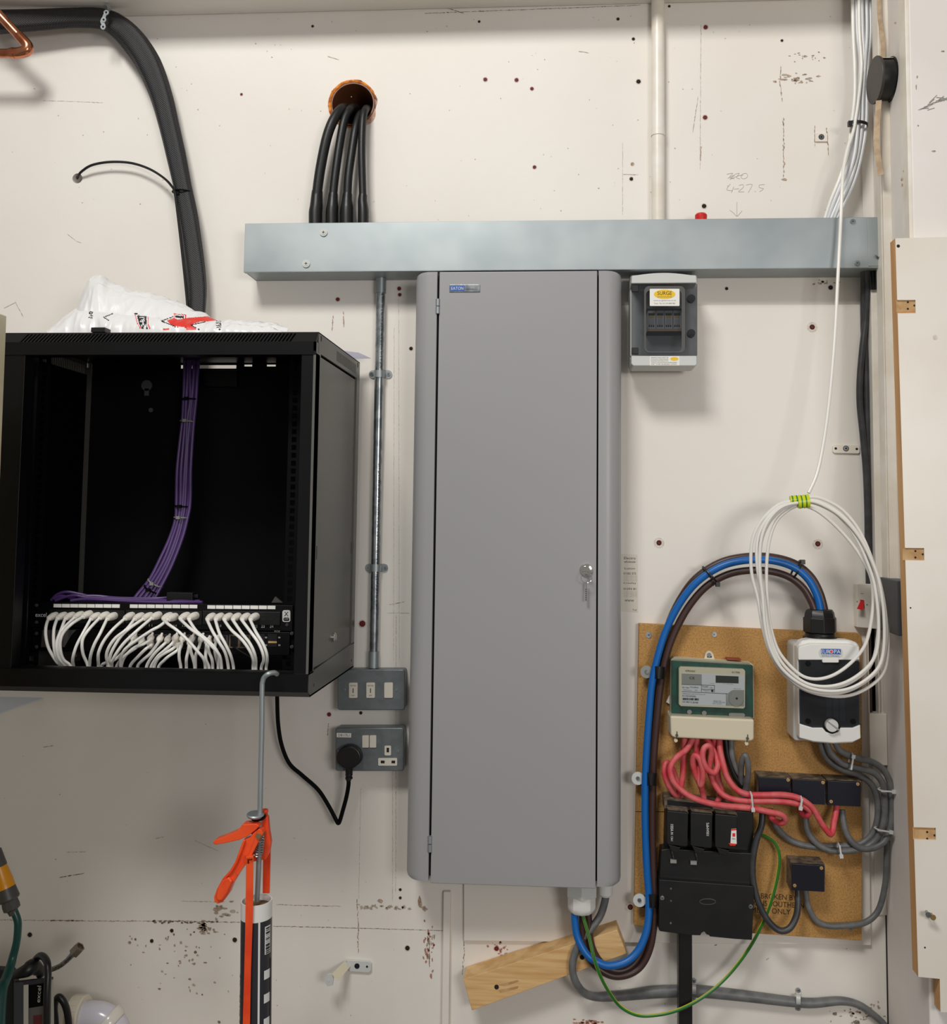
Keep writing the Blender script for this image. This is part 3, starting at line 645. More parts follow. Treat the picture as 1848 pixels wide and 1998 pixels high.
# ================================================================== BLACK WALL RACK
RF = 0.38
rx0, rx1 = P(-30, 1000, RF).x, P(608.5, 1000, RF).x
rz1 = (P(100, 650, .362).z+P(600, 647, .362).z)/2; rz0 = P(590, 1361, .37).z
yF = -RF
rk = thing('network_rack', 'open black steel wall mounted network rack cabinet with vented top and bottom edges', 'rack', ((rx0+rx1)/2, -0.19, rz0))
zA, zB = P(300, 667, RF).z, P(300, 692, RF).z          # top front face
zC, zD = P(300, 1310, RF).z, P(300, 1345, RF).z        # bottom front face
def prism_x(mb, prof, x0, x1, mi=0):
    n = len(prof)
    return mb.add([(x0, y, z) for y, z in prof]+[(x1, y, z) for y, z in prof], [list(range(n)), list(range(2*n-1, n-1, -1))]+[(i, (i+1) % n, (i+1) % n+n, i+n) for i in range(n)], mi)
mb = MB()
prism_x(mb, [(-.03, rz1), (-.362, rz1), (yF, zA), (yF, zB), (-.352, zB), (-.352, zB+.003), (yF+.004, zB+.003), (yF+.004, zA), (-.360, rz1-.002), (-.03, rz1-.002)], rx0, rx1)
tp = obj('top_panel', mb, M['black'], rk)
c_ = MB()
for i in range(74):
    x = P(45+i*7.15, 658, .371).x
    c_.add([(x+a+b, y, z) for a in (0, .0033) for (b, y, z) in ((0, yF-.005, zA+.0028), (.0055, -.3635, rz1-.001-.0012), (.0055, -.352, rz1-.0075), (0, yF+.012, zA-.006))], [(0, 1, 2, 3), (7, 6, 5, 4), (0, 4, 5, 1), (1, 5, 6, 2), (2, 6, 7, 3), (3, 7, 4, 0)])
cut(tp, c_)
prof = [(-.03, rz0), (-.365, rz0), (yF, zD), (yF, zC), (-.372, zC+.004), (-.366, zC+.004), (-.366, zC), (yF+.004, zC-.002), (yF+.004, zD), (-.364, rz0+.003), (-.03, rz0+.003)]
mb = MB(); prism_x(mb, prof, rx0, rx1); bt = obj('bottom_panel', mb, M['black'], rk)
mb = MB()
for i in range(76):
    a, b = P(18+i*7.2, 1341, RF), P(14+i*7.2, 1356, .3705)
    a2 = P(21+i*7.2, 1341, RF); mb.add([(a.x, yF-.0004, zD+.003), (a.x+.003, yF-.0004, zD+.003), (a.x+.0005, -.368, rz0+.002), (a.x-.0025, -.368, rz0+.002)], [(0, 1, 2, 3)])
ov = obj('bottom_vent', mb, M['gap'], rk)
mb = MB(); mb.bpx(20, 1303, 590, 1310, .362, .366); obj('inner_lip', mb, M['blackmatt'], rk)
zu, zl = zB, zC
uxr = P(580, 1000, RF).x; uxl = P(34, 1000, RF).x
obj('front_upright', MB().box(uxr, rx1, yF+.002, yF+.03, zl, zu+.003), M['black'], rk, bevel=.001)
obj('front_upright', MB().box(rx0, uxl, yF+.002, yF+.03, zl, zu+.003), M['black'], rk, bevel=.001)
# side frames and panels
for sx_, sg in ((rx1, 1), (rx0, -1)):
    i_ = sx_-sg*.004
    def bxx(y0, y1, z0, z1, o_=.0, th=.004): return (min(i_, sx_+sg*o_), max(i_, sx_+sg*o_), y0, y1, z0, z1)
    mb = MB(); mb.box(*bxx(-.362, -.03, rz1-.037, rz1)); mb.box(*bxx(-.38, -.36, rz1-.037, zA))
    rl = obj('top_rail', mb, M['side_sheen'], rk)
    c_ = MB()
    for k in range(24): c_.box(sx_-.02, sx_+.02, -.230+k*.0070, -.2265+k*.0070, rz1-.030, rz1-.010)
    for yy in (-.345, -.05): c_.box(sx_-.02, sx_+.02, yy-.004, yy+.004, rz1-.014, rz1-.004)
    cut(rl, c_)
    mb = MB(); prism_x(mb, [(-.375, zD), (yF, zC), (-.03, zC+.01), (-.03, rz0), (-.365, rz0)], i_, sx_); bl = obj('bottom_rail', mb, M['side_sheen'], rk)
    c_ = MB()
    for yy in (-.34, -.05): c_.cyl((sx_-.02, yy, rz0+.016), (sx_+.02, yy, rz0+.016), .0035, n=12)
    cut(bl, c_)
    obj('side_post', MB().box(*bxx(-.379, -.345, zC-.002, rz1-.037)), M['side_sheen'], rk)
    obj('side_post', MB().box(*bxx(-.055, -.03, zC+.008, rz1-.037)), M['side_sheen'], rk)
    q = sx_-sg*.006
    sp_ = obj('side_panel', MB().box(min(q, sx_-sg*.0025), max(q, sx_-sg*.0025), -.343, -.057, zC+.004, rz1-(.041 if sg > 0 else .030)), M['side_sheen'] if sg > 0 else M['blackmatt'], rk)
    c_ = MB()
    if sg > 0:
        for yy in (-.338, -.068): c_.box(sx_-.01, sx_+.02, yy, yy+.009, P(632, 1092, .34).z, P(632, 1066, .34).z)
    else:
        for k in range(12): c_.box(sx_-.03, sx_+.03, -.205+k*.011, -.2005+k*.011, zC+.008, zC+.03)
    cut(sp_, c_)
    if sg > 0:
        z = P(658, 1248, .24).z; mb = MB(); mb.lathe((sx_-.004, -.205, z), (1, 0, 0), [(0, .009), (.006, .009), (.008, .007), (.009, .003)], 20); obj('side_lock', mb, M['chrome'], sp_)
        z0_, z1_ = P(632, 1092, .34).z, P(632, 1066, .34).z
        for yy in (-.338, -.068): obj('latch', MB().box(sx_-.008, sx_-.0035, yy+.003, yy+.007, z0_+.002, z1_-.002), M['blackplastic'], sp_)
# back panel with cable opening, side inner faces
bk = obj('back_panel', MB().box(rx0+.005, rx1-.005, -.034, -.03, rz0+.003, rz1-.002), M['blackmatt'], rk)
c_ = MB(); a, b = P(352, 712, .034), P(461, 719, .034); c_.box(a.x, b.x, -.06, -.01, b.z, a.z)
for (x0, x1, y0, y1) in ((476, 492, 711, 715), (520, 538, 711, 715)):
    a, b = P(x0, y0, .034), P(x1, y1, .034); c_.box(a.x, b.x, -.06, -.01, b.z, a.z)
cut(bk, c_)
mb = MB(); mb.bpx(398, 722, 461, 754, .034, .05); obj('cable_entry_plate', mb, M['black'], rk, bevel=.001)
for (x, y, r) in ((286, 752, 11), (294, 800, 4.5)):
    mb = MB(); mb.disc(x, y, r, .033, .036); (mb.bpx(x-4, y+6, x+4, y+20, .033, .036) if r > 6 else None); obj('keyhole_plug', mb, M['conngrey'], rk)
EQ = 0.26
mx0, mx1 = P(62, 1200, EQ).x, P(572, 1200, EQ).x
for (xa, xb) in ((mx0-.012, mx0+.014), (mx1-.019, mx1+.004)):
    rl = obj('mounting_rail', MB().box(xa, xb, -EQ+.003, -EQ+.0045, rz0+.01, rz1-.02), M['blackmatt'], rk)
    c_ = MB(); z = rz0+.02
    while z < rz1-.03: c_.box((xa+xb)/2-.0045, (xa+xb)/2+.0045, -EQ-.01, -EQ+.02, z, z+.0095); z += .0148
    cut(rl, c_)
mb = MB(); mb.bpx(42, 690, 48, 1300, .34, .343); obj('door_hinge_rod', mb, M['black'], rk)
mb = MB()
for i in range(9): mb.tpx([(82+i*8, 1301, .20), (84+i*8, 1286-i*.6, .14)], 1.0, n=5, sub=1)

# ------------------------------------------------------------------ patch panel and switch
pp = thing('patch_bay', 'black 24 port patch panel with white label strips, upper unit in the rack', 'patch panel', (P(318, 1225, EQ).x, -EQ, P(318, 1228, EQ).z))
za, zb_ = P(318, 1177, EQ), P(318, 1227, EQ)
obj('face', MB().box(mx0, mx1, -EQ-.003, -EQ+.001, zb_.z, za.z), M['black'], pp, bevel=.0008)
obj('cable_tray', MB().box(mx0+.02, mx1-.02, -EQ+.001, -EQ+.10, zb_.z+.002, zb_.z+.004), M['blackmatt'], pp)
U1 = lambda u, v: (60+u/6.844, 1140+v/6.844)
U2 = lambda u, v: (320+u/6.844, 1140+v/6.844)
for (x0, x1, y0) in ((96, 242, 1189), (245, 393, 1190.5), (395, 546, 1191.5)):
    mb = MB(); mb.bpx(x0, y0, x1, y0+29, EQ, EQ+.007)
    md = obj('port_module', mb, M['blackplastic'], pp, bevel=.001)
for g_, (x0, y0, pitch, wd_) in enumerate(((104.7, 1178.3, 16.25, 14.8), (253.5, 1179.3, 16.6, 15), (404.8, 1181, 16.75, 15.2))):
    for i in range(8):
        mb = MB(); mb.bpx(x0+i*pitch, y0+i*.1, x0+i*pitch+wd_, y0+7+i*.1, EQ+.003, EQ+.0042); obj('port_label', mb, M['label'], pp)
mb = MB(); text(mb, 'excel', 80, 1199.5, EQ+.0035, w=23, h=8.5)
obj('lettering', mb, M['whiteprint'], pp)
mb = MB()
for i, (x, y) in enumerate(((513, 1222), (530, 1222), (499, 1222))): text(mb, str((23, 24, 22)[i]), x, y, EQ+.0035, w=7, h=5)
for i, (x, y) in enumerate(((294, 1220), (342, 1220.5), (429, 1221), (359, 1220.5))): text(mb, str((11, 14, 18, 15)[i]), x, y, EQ+.0035, w=6.5, h=4.6)
obj('port_numbers', mb, M['whiteprint'], pp)
mb = MB(); mb.rr(551, 1190.5, 566.5, 1213.5, EQ+.003, EQ+.0042, 4, 0); mb.rr(553, 1205, 564.5, 1211.5, EQ+.004, EQ+.0045, 2.5, 1); text(mb, 'X', 558.7, 1198, EQ+.0045, w=8.5, h=8.5, mi=1); text(mb, 'UTP', 558.7, 1208, EQ+.0048, w=8, h=2.6, mi=2)
obj('emblem', mb, [M['whiteprint'], M['black'], M['whiteprint']], pp)
for x in (513.5, 529.5):
    mb = MB(); mb.ppx([(x-6, 1205), (x+6, 1205), (x+6, 1209), (x+3, 1209), (x+3, 1212), (x-3, 1212), (x-3, 1209), (x-6, 1209)], EQ+.006, EQ+.0075); obj('port', mb, M['gap'], pp)
for (x, y) in ((71, 1178+3), (71, 1214), (560, 1219)): screw(pp, x, y, 3, EQ+.003, m_=M['conngrey'])
ns = thing('network_switch', 'black network switch below the patch panel with a grey corner panel', 'network switch', (P(318, 1275, EQ).x, -EQ, P(318, 1275, EQ).z))
z1_, z0_ = P(318, 1229, EQ).z, P(318, 1274, EQ).z
obj('chassis', MB().box(mx0+.005, mx1-.004, -EQ-.004, -EQ+.14, z0_, z1_), M['black'], ns, bevel=.001)
mb = MB(); mb.ppx([U1(155, 610), U1(605, 610), U1(540, 680), U1(470, 800), U1(450, 840), U1(135, 840)], EQ+.003, EQ+.005); obj('corner_panel', mb, M['conngrey'], ns)
for x in (71, 572-3): 
    for y in (1236, 1262): screw(ns, x, y, 3.2, EQ+.004, m_=M['conngrey'])
for k, (x0, y0, n_) in enumerate(((250, 1236, 6), (351, 1237, 6))):
    mb = MB(); mb.bpx(x0, y0+1, x0+n_*15.5, y0+30, EQ+.003, EQ+.006, 0)
    for i in range(n_):
        for j in range(2): mb.bpx(x0+2+i*15.5, y0+3+j*14, x0+13+i*15.5, y0+13+j*14, EQ+.006, EQ+.0063, 1)
    obj('port_block', mb, [M['conngrey'], M['gap']], ns)
mb = MB(); mb.bpx(447, 1238, 488, 1265, EQ+.003, EQ+.006, 0)
for i in range(2): mb.bpx(450+i*20, 1241, 464+i*20, 1262, EQ+.006, EQ+.0063, 1)
obj('port_block', mb, [M['dirtytop'], M['gap']], ns)
mb = MB(); mb.bpx(507, 1237, 516, 1262, EQ+.003, EQ+.0055, 0); mb.bpx(523, 1237, 540, 1262, EQ+.003, EQ+.0055, 0); mb.bpx(523.5, 1251, 540, 1255, EQ+.0055, EQ+.0065, 1)
for (x, y) in ((519, 1244), (545, 1244), (519, 1259), (545, 1259)): mb.bpx(x-2, y-1.5, x+2, y+1.5, EQ+.004, EQ+.0055, 2)
text(mb, 'POE', 541, 1232, EQ+.0045, w=11, h=3.6, mi=2)
obj('uplink_port', mb, [M['gap'], M['recess'], M['greyplate']], ns)
# ------------------------------------------------------------------ white patch cables
ORD = ['first', 'second', 'third', 'fourth', 'fifth', 'sixth', 'seventh', 'eighth', 'ninth', 'tenth', 'eleventh', 'twelfth', 'thirteenth', 'fourteenth', 'fifteenth', 'sixteenth', 'seventeenth', 'eighteenth', 'nineteenth', 'twentieth', 'twenty-first', 'twenty-second']
up = [(U1, [(235, 462), (205, 560), (200, 680), (230, 830), (290, 950), (350, 1040), (390, 1090)]), (U1, [(352, 460), (312, 590), (305, 750), (320, 900), (350, 1000), (425, 1090)]),
      (U1, [(460, 460), (405, 610), (350, 760), (345, 880), (380, 1000), (455, 1090)]), (U1, [(580, 450), (440, 590), (380, 720), (375, 850), (410, 980), (500, 1090)]),
      (U1, [(690, 440), (560, 520), (440, 640), (395, 760), (400, 900), (440, 1010), (525, 1090)]), (U1, [(800, 465), (700, 650), (620, 800), (575, 930), (560, 1020), (570, 1090)]),
      (U1, [(915, 455), (780, 600), (700, 720), (685, 830), (705, 950), (762, 1090)]), (U1, [(1018, 465), (930, 650), (850, 800), (800, 950), (785, 1090)]),
      (U1, [(1252, 462), (1100, 600), (980, 750), (910, 900), (900, 1000), (905, 1090)]), (U1, [(1382, 468), (1280, 600), (1130, 720), (1040, 850), (1010, 970), (1040, 1090)]),
      (U1, [(1500, 465), (1330, 580), (1200, 700), (1090, 880), (1050, 1000), (1030, 1090)]), (U1, [(1612, 455), (1420, 620), (1250, 780), (1140, 930), (1090, 1030), (1082, 1090)]),
      (U2, [(-15, 465), (60, 535), (180, 620), (330, 760), (450, 900), (530, 1000), (552, 1110)]), (U2, [(50, 475), (-60, 560), (-180, 625), (-380, 760), (-520, 870), (-578, 980), (-580, 1110)]),
      (U2, [(212, 462), (350, 590), (500, 700), (640, 830), (740, 950), (768, 1110)]), (U2, [(325, 462), (430, 620), (560, 730), (680, 850), (735, 970), (725, 1110)]),
      (U2, [(575, 472), (650, 630), (740, 780), (820, 920), (860, 1110)]), (U2, [(685, 472), (740, 650), (820, 800), (890, 950), (928, 1110)]),
      (U2, [(800, 472), (900, 610), (1040, 740), (1140, 880), (1190, 1000), (1190, 1110)]), (U2, [(915, 472), (1030, 640), (1140, 780), (1200, 900), (1225, 1000), (1226, 1110)]),
      (U2, [(1035, 472), (1160, 640), (1260, 780), (1320, 920), (1330, 1020), (1300, 1110)]), (U2, [(1150, 472), (1230, 640), (1320, 790), (1370, 920), (1378, 1020), (1365, 1110)])]
lowc = [(U1, [(1370, 750), (1240, 900), (1130, 1000), (1000, 1050), (950, 1090)]), (U1, [(1470, 790), (1400, 850), (1250, 960), (1150, 1090)]), (U1, [(1590, 750), (1500, 800), (1380, 850), (1260, 960), (1210, 1090)]),
        (U1, [(1590, 835), (1540, 862), (1440, 960), (1330, 1090)]), (U1, [(1715, 755), (1690, 800), (1590, 930), (1500, 1010), (1430, 1090)]), (U1, [(1820, 765), (1770, 810), (1650, 930), (1550, 1090)]),
        (U2, [(140, 745), (100, 800), (0, 890), (-90, 970), (-170, 1100)]), (U2, [(150, 830), (100, 872), (-60, 970), (-130, 1100)]), (U2, [(195, 850), (170, 890), (60, 965), (0, 1020), (-70, 1100)]),
        (U2, [(240, 750), (232, 800), (205, 900), (205, 1000), (225, 1110)]), (U2, [(340, 800), (325, 880), (300, 1000), (300, 1110)]), (U2, [(360, 760), (352, 820), (360, 900), (390, 1000), (412, 1110)]),
        (U2, [(488, 755), (470, 830), (425, 950), (420, 1110)]), (U2, [(572, 790), (560, 880), (560, 1000), (600, 1110)]), (U2, [(585, 800), (600, 900), (640, 1000), (652, 1110)]), (U2, [(700, 760), (680, 850), (690, 950), (730, 1110)])]
def patch(path, kind, i, first):
    U, pts = path; n = len(pts)
    if kind == 'u':
        px, py = U(*pts[0]); d0 = EQ+.030; base = d0
        lab = 'white patch cable hanging from the %s port from the left of the patch panel' % ORD[i]
        t = thing('patch_cable', lab, 'cable', tuple(P(px, py, d0)), 'white patch cables in the patch panel')
        dep = [d0]+[EQ+.040+.020*math.sin(PI*k/(n-1))+.006*((i*7) % 5)/5 for k in range(1, n)]
        dxp = 14 if i < 16 else 11
        mb = MB(); a = P(px+dxp+1, py-6.5, EQ+.006); c = P(px+dxp*.62, py-4.5, EQ+.018); b = P(px+1, py-1, d0)
        mb.tube([a, c, b], [.0072, .0072, .0046], n=12, sub=4)
    else:
        px, py = U(*pts[0]); d0 = EQ+.022
        lab = 'white patch cable in the network switch, %s plug from the left' % ORD[i]
        t = thing('patch_cable', lab, 'cable', tuple(P(px, py, d0)), 'white patch cables in the network switch')
        dep = [d0]+[EQ+.024+.010*math.sin(PI*k/(n-1))+.004*((i*3) % 4)/4 for k in range(1, n)]
        mb = MB(); a = P(px+3, py-6, EQ+.006); c = P(px+1, py-3, EQ+.016); b = P(px, py+1, d0)
        mb.tube([a, c, b], [.0062, .0062, .0040], n=10, sub=4)
        mb.tube([P(px+2, py-4, EQ+.014), P(px+4, py-10, EQ+.012), P(px+6, py-15, EQ+.009)], [.0028, .0025, .0020], n=6, sub=2)
    obj('plug', mb, M['whiteplug'], t)
    q = [(*U(*p), dep[k]) for k, p in enumerate(pts)]; e = q[-1]; q.append((e[0], e[1]+22, e[2]))
    mb = MB(); mb.tpx(q, 3.05, n=10, sub=6); obj('cord', mb, M['whitepatch'], t)
for i, p_ in enumerate(up): patch(p_, 'u', i, 0)
for i, p_ in enumerate(lowc): patch(p_, 'l', i, 0)
mb = MB(); mb.tpx([(*U2(905, 800), EQ+.01), (*U2(960, 850), EQ+.02), (*U2(1050, 910), EQ+.022), (*U2(1140, 965), EQ+.02), (*U2(1230, 1060), EQ+.02), (*U2(1260, 1150), EQ+.02)], 2, n=8)
tag(obj('black_lead', mb, M['blackplastic']), 'thin black lead plugged into the right end of the network switch', 'cable')
# purple cables: bundle down the back, runs over the panel
pb = thing('purple_cable_bundle', 'bundle of purple network cables hanging down inside the black rack', 'cable bundle', tuple(P(300, 1150, .12)))
cen = [(374, 690, .065, 15), (372, 730, .07, 14), (370, 780, .075, 13), (366, 822, .08, 12), (362, 870, .085, 14), (359, 920, .09, 14), (357, 980, .10, 13), (353, 1012, .105, 13), (343, 1050, .11, 13), (325, 1095, .12, 13), (303, 1135, .13, 14), (283, 1165, .14, 17), (268, 1185, .15, 18)]
rs2 = random.Random(3)
offs = [(-.9, 0), (-.45, .8), (-.1, -.3), (.35, .8), (.75, .1), (.5, -.7), (-.5, -.7), (.0, .9), (1.0, .6)]
for k, (a, b) in enumerate(offs):
    mb = MB(); q = []
    for i, (x, y, d, w) in enumerate(cen):
        j = rs2.uniform(-.12, .12); q.append((x+(a+j)*w*.95+(y-1050)*.0, y+(a*6 if y > 1050 else 0), d+b*.006))
    mb.tpx(q, 3.5, n=8, sub=5); obj('purple_cable', mb, M['purple'], pb)
for (x, y, d, w, an, mm) in ((369, 779, .078, 15, 0, 'blackmatt'), (366, 822, .083, 14, 4, 'greyplate'), (356, 988, .101, 14, 4, 'blackmatt'), (354, 1010, .106, 14, 2, 'greyplate'), (303, 1138, .133, 16, 30, 'greyplate'), (296, 1150, .136, 16, 30, 'blackmatt')):
    ca, sa = math.cos(math.radians(an)), math.sin(math.radians(an)); c = P(x, y, d); k_ = S(d); u_ = Vector((ca, 0, -sa)); mb = MB()
    ring = [c+u_*w*k_*math.cos(2*PI*i/20)+Vector((0, 1, 0))*.013*math.sin(2*PI*i/20) for i in range(20)]
    mb.tube(ring, .0016, n=6, sub=1, closed=True); mb.box(c.x-.004, c.x+.004, c.y-.018, c.y-.012, c.z-.003, c.z+.003); obj('cable_tie', mb, M[mm], pb)
pcs = [[(100, 1171, .20), (112, 1160, .20), (130, 1155, .20), (155, 1159, .195), (180, 1164, .19), (230, 1167, .185), (300, 1168, .18), (330, 1166, .17)],
       [(104, 1168, .21), (120, 1163, .21), (140, 1167, .21), (160, 1171, .21), (220, 1172, .20), (300, 1173, .19), (390, 1173, .19)],
       [(108, 1172, .215), (130, 1164, .215), (150, 1162, .215), (175, 1166, .21), (260, 1170, .20), (330, 1172, .2), (392, 1175, .21)],
       [(138, 1172, .218), (170, 1169, .215), (230, 1172, .215), (300, 1175, .215), (360, 1175, .215), (395, 1175, .22)],
       [(160, 1163, .20), (190, 1163, .19), (230, 1167, .18), (280, 1169, .17), (300, 1168, .16)]]
for i, q in enumerate(pcs):
    mb = MB(); mb.tpx([(a_, b_, c__+.027) for a_, b_, c__ in q], 3.0, n=8); o = obj('purple_cable', mb, M['purple'])
    tag(o, ['upper purple cable looping over the back edge of the patch panel', 'purple cable lying behind the left and middle port labels', 'long purple cable arching behind the left port labels', 'lowest purple cable running along the panel top edge', 'short purple cable leaving the tied bundle towards the left'][i], 'cable', 'purple cables behind the patch panel')
mb = MB(); mb.bpx(325, 1156, 375, 1174, .21, .23); mb.bpx(370, 1160, 386, 1167, .21, .22); tag(obj('cable_clamp', mb, M['blackplastic'], bevel=.001), 'black rectangular clamp block lying on the purple cables behind the patch panel', 'clamp')
mb = MB(); mb.ppx([U2(1435, 245), U2(1485, 165), U2(1580, 245)], .23, .235); tag(obj('bracket_tab', mb, M['conngrey']), 'small dark grey triangular tab behind the right end of the patch panel', 'bracket')

# ================================================================== BAG ON THE RACK
rtz = rz1+.0008
crest = [(92, 648), (120, 622), (150, 600), (163, 560), (172, 542), (192, 532), (208, 545), (240, 560), (300, 573), (350, 590), (400, 613), (425, 628), (445, 624), (480, 627), (515, 630), (540, 632), (562, 642)]
def crest_y(x):
    for (a, b), (c, d) in zip(crest, crest[1:]):
        if a <= x <= c: return b+(d-b)*(x-a)/(c-a)
    return 647
BD = 0.20
def bagpt(x, v):
    """x = picture column, v 0 front foot .. 1 back foot: a low roll in front, a taller fold behind"""
    top = P(x, crest_y(x), BD); h = max(.004, top.z-rtz)
    dep = .335-(.335-.08)*v
    ry = 604+(x-150)*.085 if x > 150 else 604+(150-x)*.75
    hr = max(.002, min(P(x, ry, .30).z-rtz, h*.97+.002))
    if x > 530: hr *= max(0, (562-x)/32)**.5
    a = abs((v-.17)/.17); roll = hr*math.sqrt(max(0, 1-a*a)) if a < 1 else 0
    b = abs((v-.56)/.44); back = h*(1-b**2.4) if b < 1 else 0
    k = 14*max(h, .02); 
    z = max(roll, back)+.002*math.exp(-((roll-back)/.004)**2)
    n1 = noise.fractal(Vector((x*.030, v*5.5, 1.3)), 1.0, 2.2, 3)
    n2 = abs(noise.noise(Vector((x*.012+v*4.0, v*7-x*.03, 4.1)))); n3 = abs(noise.noise(Vector((x*.05-v*9, v*3+x*.02, 9.1))))
    w_ = min(1, z/.02)
    z += (.0025*n1-.010*n2*(1 if v > .34 else .4)-.004*n3)*w_
    y = -dep+(-.008*n2+.004*n1+.003*n3)*w_
    return Vector((P(x, 640, dep).x, y, max(rtz+.0006, rtz+z)))
def proj(p):
    w_ = p-CAMLOC; zc = w_.dot(_f); return (CX+F*w_.dot(_r)/zc, CY-F*w_.dot(_u)/zc)
E_ = lambda x, y: (90+x/3.487, 520+y/3.487)
red_ = [[(820, 368), (870, 350), (895, 362), (950, 350), (1040, 343), (1100, 338), (1165, 366), (1100, 374), (1050, 374), (985, 395), (1025, 430), (960, 432), (940, 414), (895, 412), (860, 402)], [(760, 428), (870, 424), (900, 436), (750, 438)]]
blk_ = [[(880, 332), (938, 336), (936, 352), (880, 350)], [(618, 335), (682, 338), (684, 400), (700, 434), (658, 434), (630, 385)]]
def stroke(lines, w):
    out = []
    for l in lines:
        for (a, b) in zip(l, l[1:]):
            dx_, dy_ = b[0]-a[0], b[1]-a[1]; L_ = math.hypot(dx_, dy_) or 1; nx, ny = -dy_/L_*w/2, dx_/L_*w/2; ex, ey = dx_/L_*w/3, dy_/L_*w/3
            out.append([(a[0]+nx-ex, a[1]+ny-ey), (b[0]+nx+ex, b[1]+ny+ey), (b[0]-nx+ex, b[1]-ny+ey), (a[0]-nx-ex, a[1]-ny-ey)])
    return out
red_ += stroke([[(872, 350), (872, 320), (950, 330), (948, 355)], [(606, 330), (620, 385), (648, 430)], [(694, 340), (694, 395), (710, 432)]], 5)
blk_ += stroke([[(455, 320), (392, 345), (430, 368)], [(862, 343), (785, 370), (880, 410)], [(1082, 376), (985, 398), (1048, 434)]], 6)+stroke([[(605, 318), (632, 330)], [(298, 308), (294, 320), (310, 324), (316, 312), (298, 308)], [(298, 334), (318, 336)], [(290, 346), (312, 350)], [(1160, 370), (1188, 372)], [(1158, 384), (1186, 386), (1187, 400), (1158, 402)], [(1160, 414), (1190, 414)], [(1160, 426), (1190, 424)]], 7)
wht_ = stroke([[(636, 346), (664, 346), (668, 360), (644, 366)], [(640, 376), (672, 370)], [(655, 364), (660, 386)], [(648, 396), (674, 390), (682, 404), (658, 412), (648, 396)], [(664, 420), (690, 414)]], 6)
def inside(q, pg):
    r = False; j = len(pg)-1
    for i in range(len(pg)):
        (xi, yi), (xj, yj) = pg[i], pg[j]
        if (yi > q[1]) != (yj > q[1]) and q[0] < (xj-xi)*(q[1]-yi)/(yj-yi)+xi: r = not r
        j = i
    return r
sets_ = [(3, [[E_(*p) for p in g] for g in wht_]), (2, [[E_(*p) for p in g] for g in blk_]), (1, [[E_(*p) for p in g] for g in red_])]
bbx = [(mi, g, min(p[0] for p in g), max(p[0] for p in g), min(p[1] for p in g), max(p[1] for p in g)) for mi, gs in sets_ for g in gs]
NX, NV = 400, 150
mb = MB(); vs = [bagpt(92+470*i/NX, j/NV) for i in range(NX+1) for j in range(NV+1)]; mb.v = vs
for i in range(NX):
    for j in range(NV):
        a = i*(NV+1)+j; f_ = [a, a+NV+1, a+NV+2, a+1]; mi = 0
        if j < NV*.5:
            q = proj((vs[a]+vs[a+NV+2])/2)
            for (m_, g, xa, xb, ya, yb) in bbx:
                if xa <= q[0] <= xb and ya <= q[1] <= yb and inside(q, g): mi = m_; break
        mb.f.append(f_); mb.m.append(mi)
bg = obj('plastic_bag', mb, [M['bag'], M['redprint'], M['print'], M['whiteprint']]); tag(bg, 'crumpled white plastic carrier bag with red and black print lying on the rack', 'bag')
for e_ in bg.data.edges: e_.use_edge_sharp = False
mb = MB(); a, b = P(178, 647, .36), P(206, 641, .36); mb.box(a.x, b.x, -.362, -.34, rtz, rtz+.009); tag(obj('plastic_clip', mb, M['blackplastic'], bevel=.001), 'small black clip lying on the rack front edge under the bag', 'clip')

# ================================================================== BLACK SLEEVED CABLES, UPPER LEFT
lm = thing('cable_loom', 'thick black braided cable loom curving along ceiling and down behind the rack', 'cable loom', tuple(P(385, 690, .04)))
path = [(-60, 45, .055, 25), (0, 42, .055, 25), (70, 38, .05, 23), (140, 34, .045, 21), (200, 36, .04, 22), (232, 52, .038, 24), (262, 82, .038, 26), (290, 125, .036, 26), (312, 180, .036, 23), (328, 240, .034, 21), (342, 300, .034, 20), (356, 365, .034, 18), (368, 430, .036, 20), (378, 500, .038, 20), (384, 560, .040, 20), (383, 610, .044, 19), (380, 660, .05, 17), (376, 700, .06, 15)]
for k, (o1, o2, rr_) in enumerate(((0, 0, 1.0),)):
    mb = MB(); mb.tpx([(p[0], p[1], p[2]+.002) for p in path], [p[3] for p in path], n=28, sub=7, flat=(0, 1, 0)); sl = obj('braided_sleeve', mb, M['sleeve'], lm)
    # soft lengthwise ridges of the cables inside
    bm = bmesh.new(); bm.from_mesh(sl.data); n_ = 28
    bm.verts.ensure_lookup_table(); L_ = len(bm.verts)//n_; org = rootloc(sl)
    for i in range(L_):
        c = sum((bm.verts[i*n_+j].co for j in range(n_)), Vector())/n_
        for j in range(n_):
            v = bm.verts[i*n_+j]; a = 2*PI*j/n_
            v.co += (v.co-c)*(.07*math.sin(5*a+i*.035+math.sin(i*.06))+.035*noise.noise(Vector((i*.11, a, 0))))
    bm.to_mesh(sl.data); bm.free()
for (x, y, w, an) in ((355, 375, 19, 0),):
    c = P(x, y, .036); k_ = S(.036); mb = MB()
    ring = [c+Vector((w*k_*math.cos(2*PI*i/24), .016*math.sin(2*PI*i/24), 0)) for i in range(24)]; mb.tube(ring, .0017, n=6, sub=1, closed=True); mb.bpx(340, 370, 349, 379, .04, .05)
    obj('cable_tie', mb, M['blackmatt'], lm)
for off in (0.0, 1.0):
    ptsx = [(341, 376), (347, 420), (355, 490), (362, 560), (366, 610), (366, 660)]
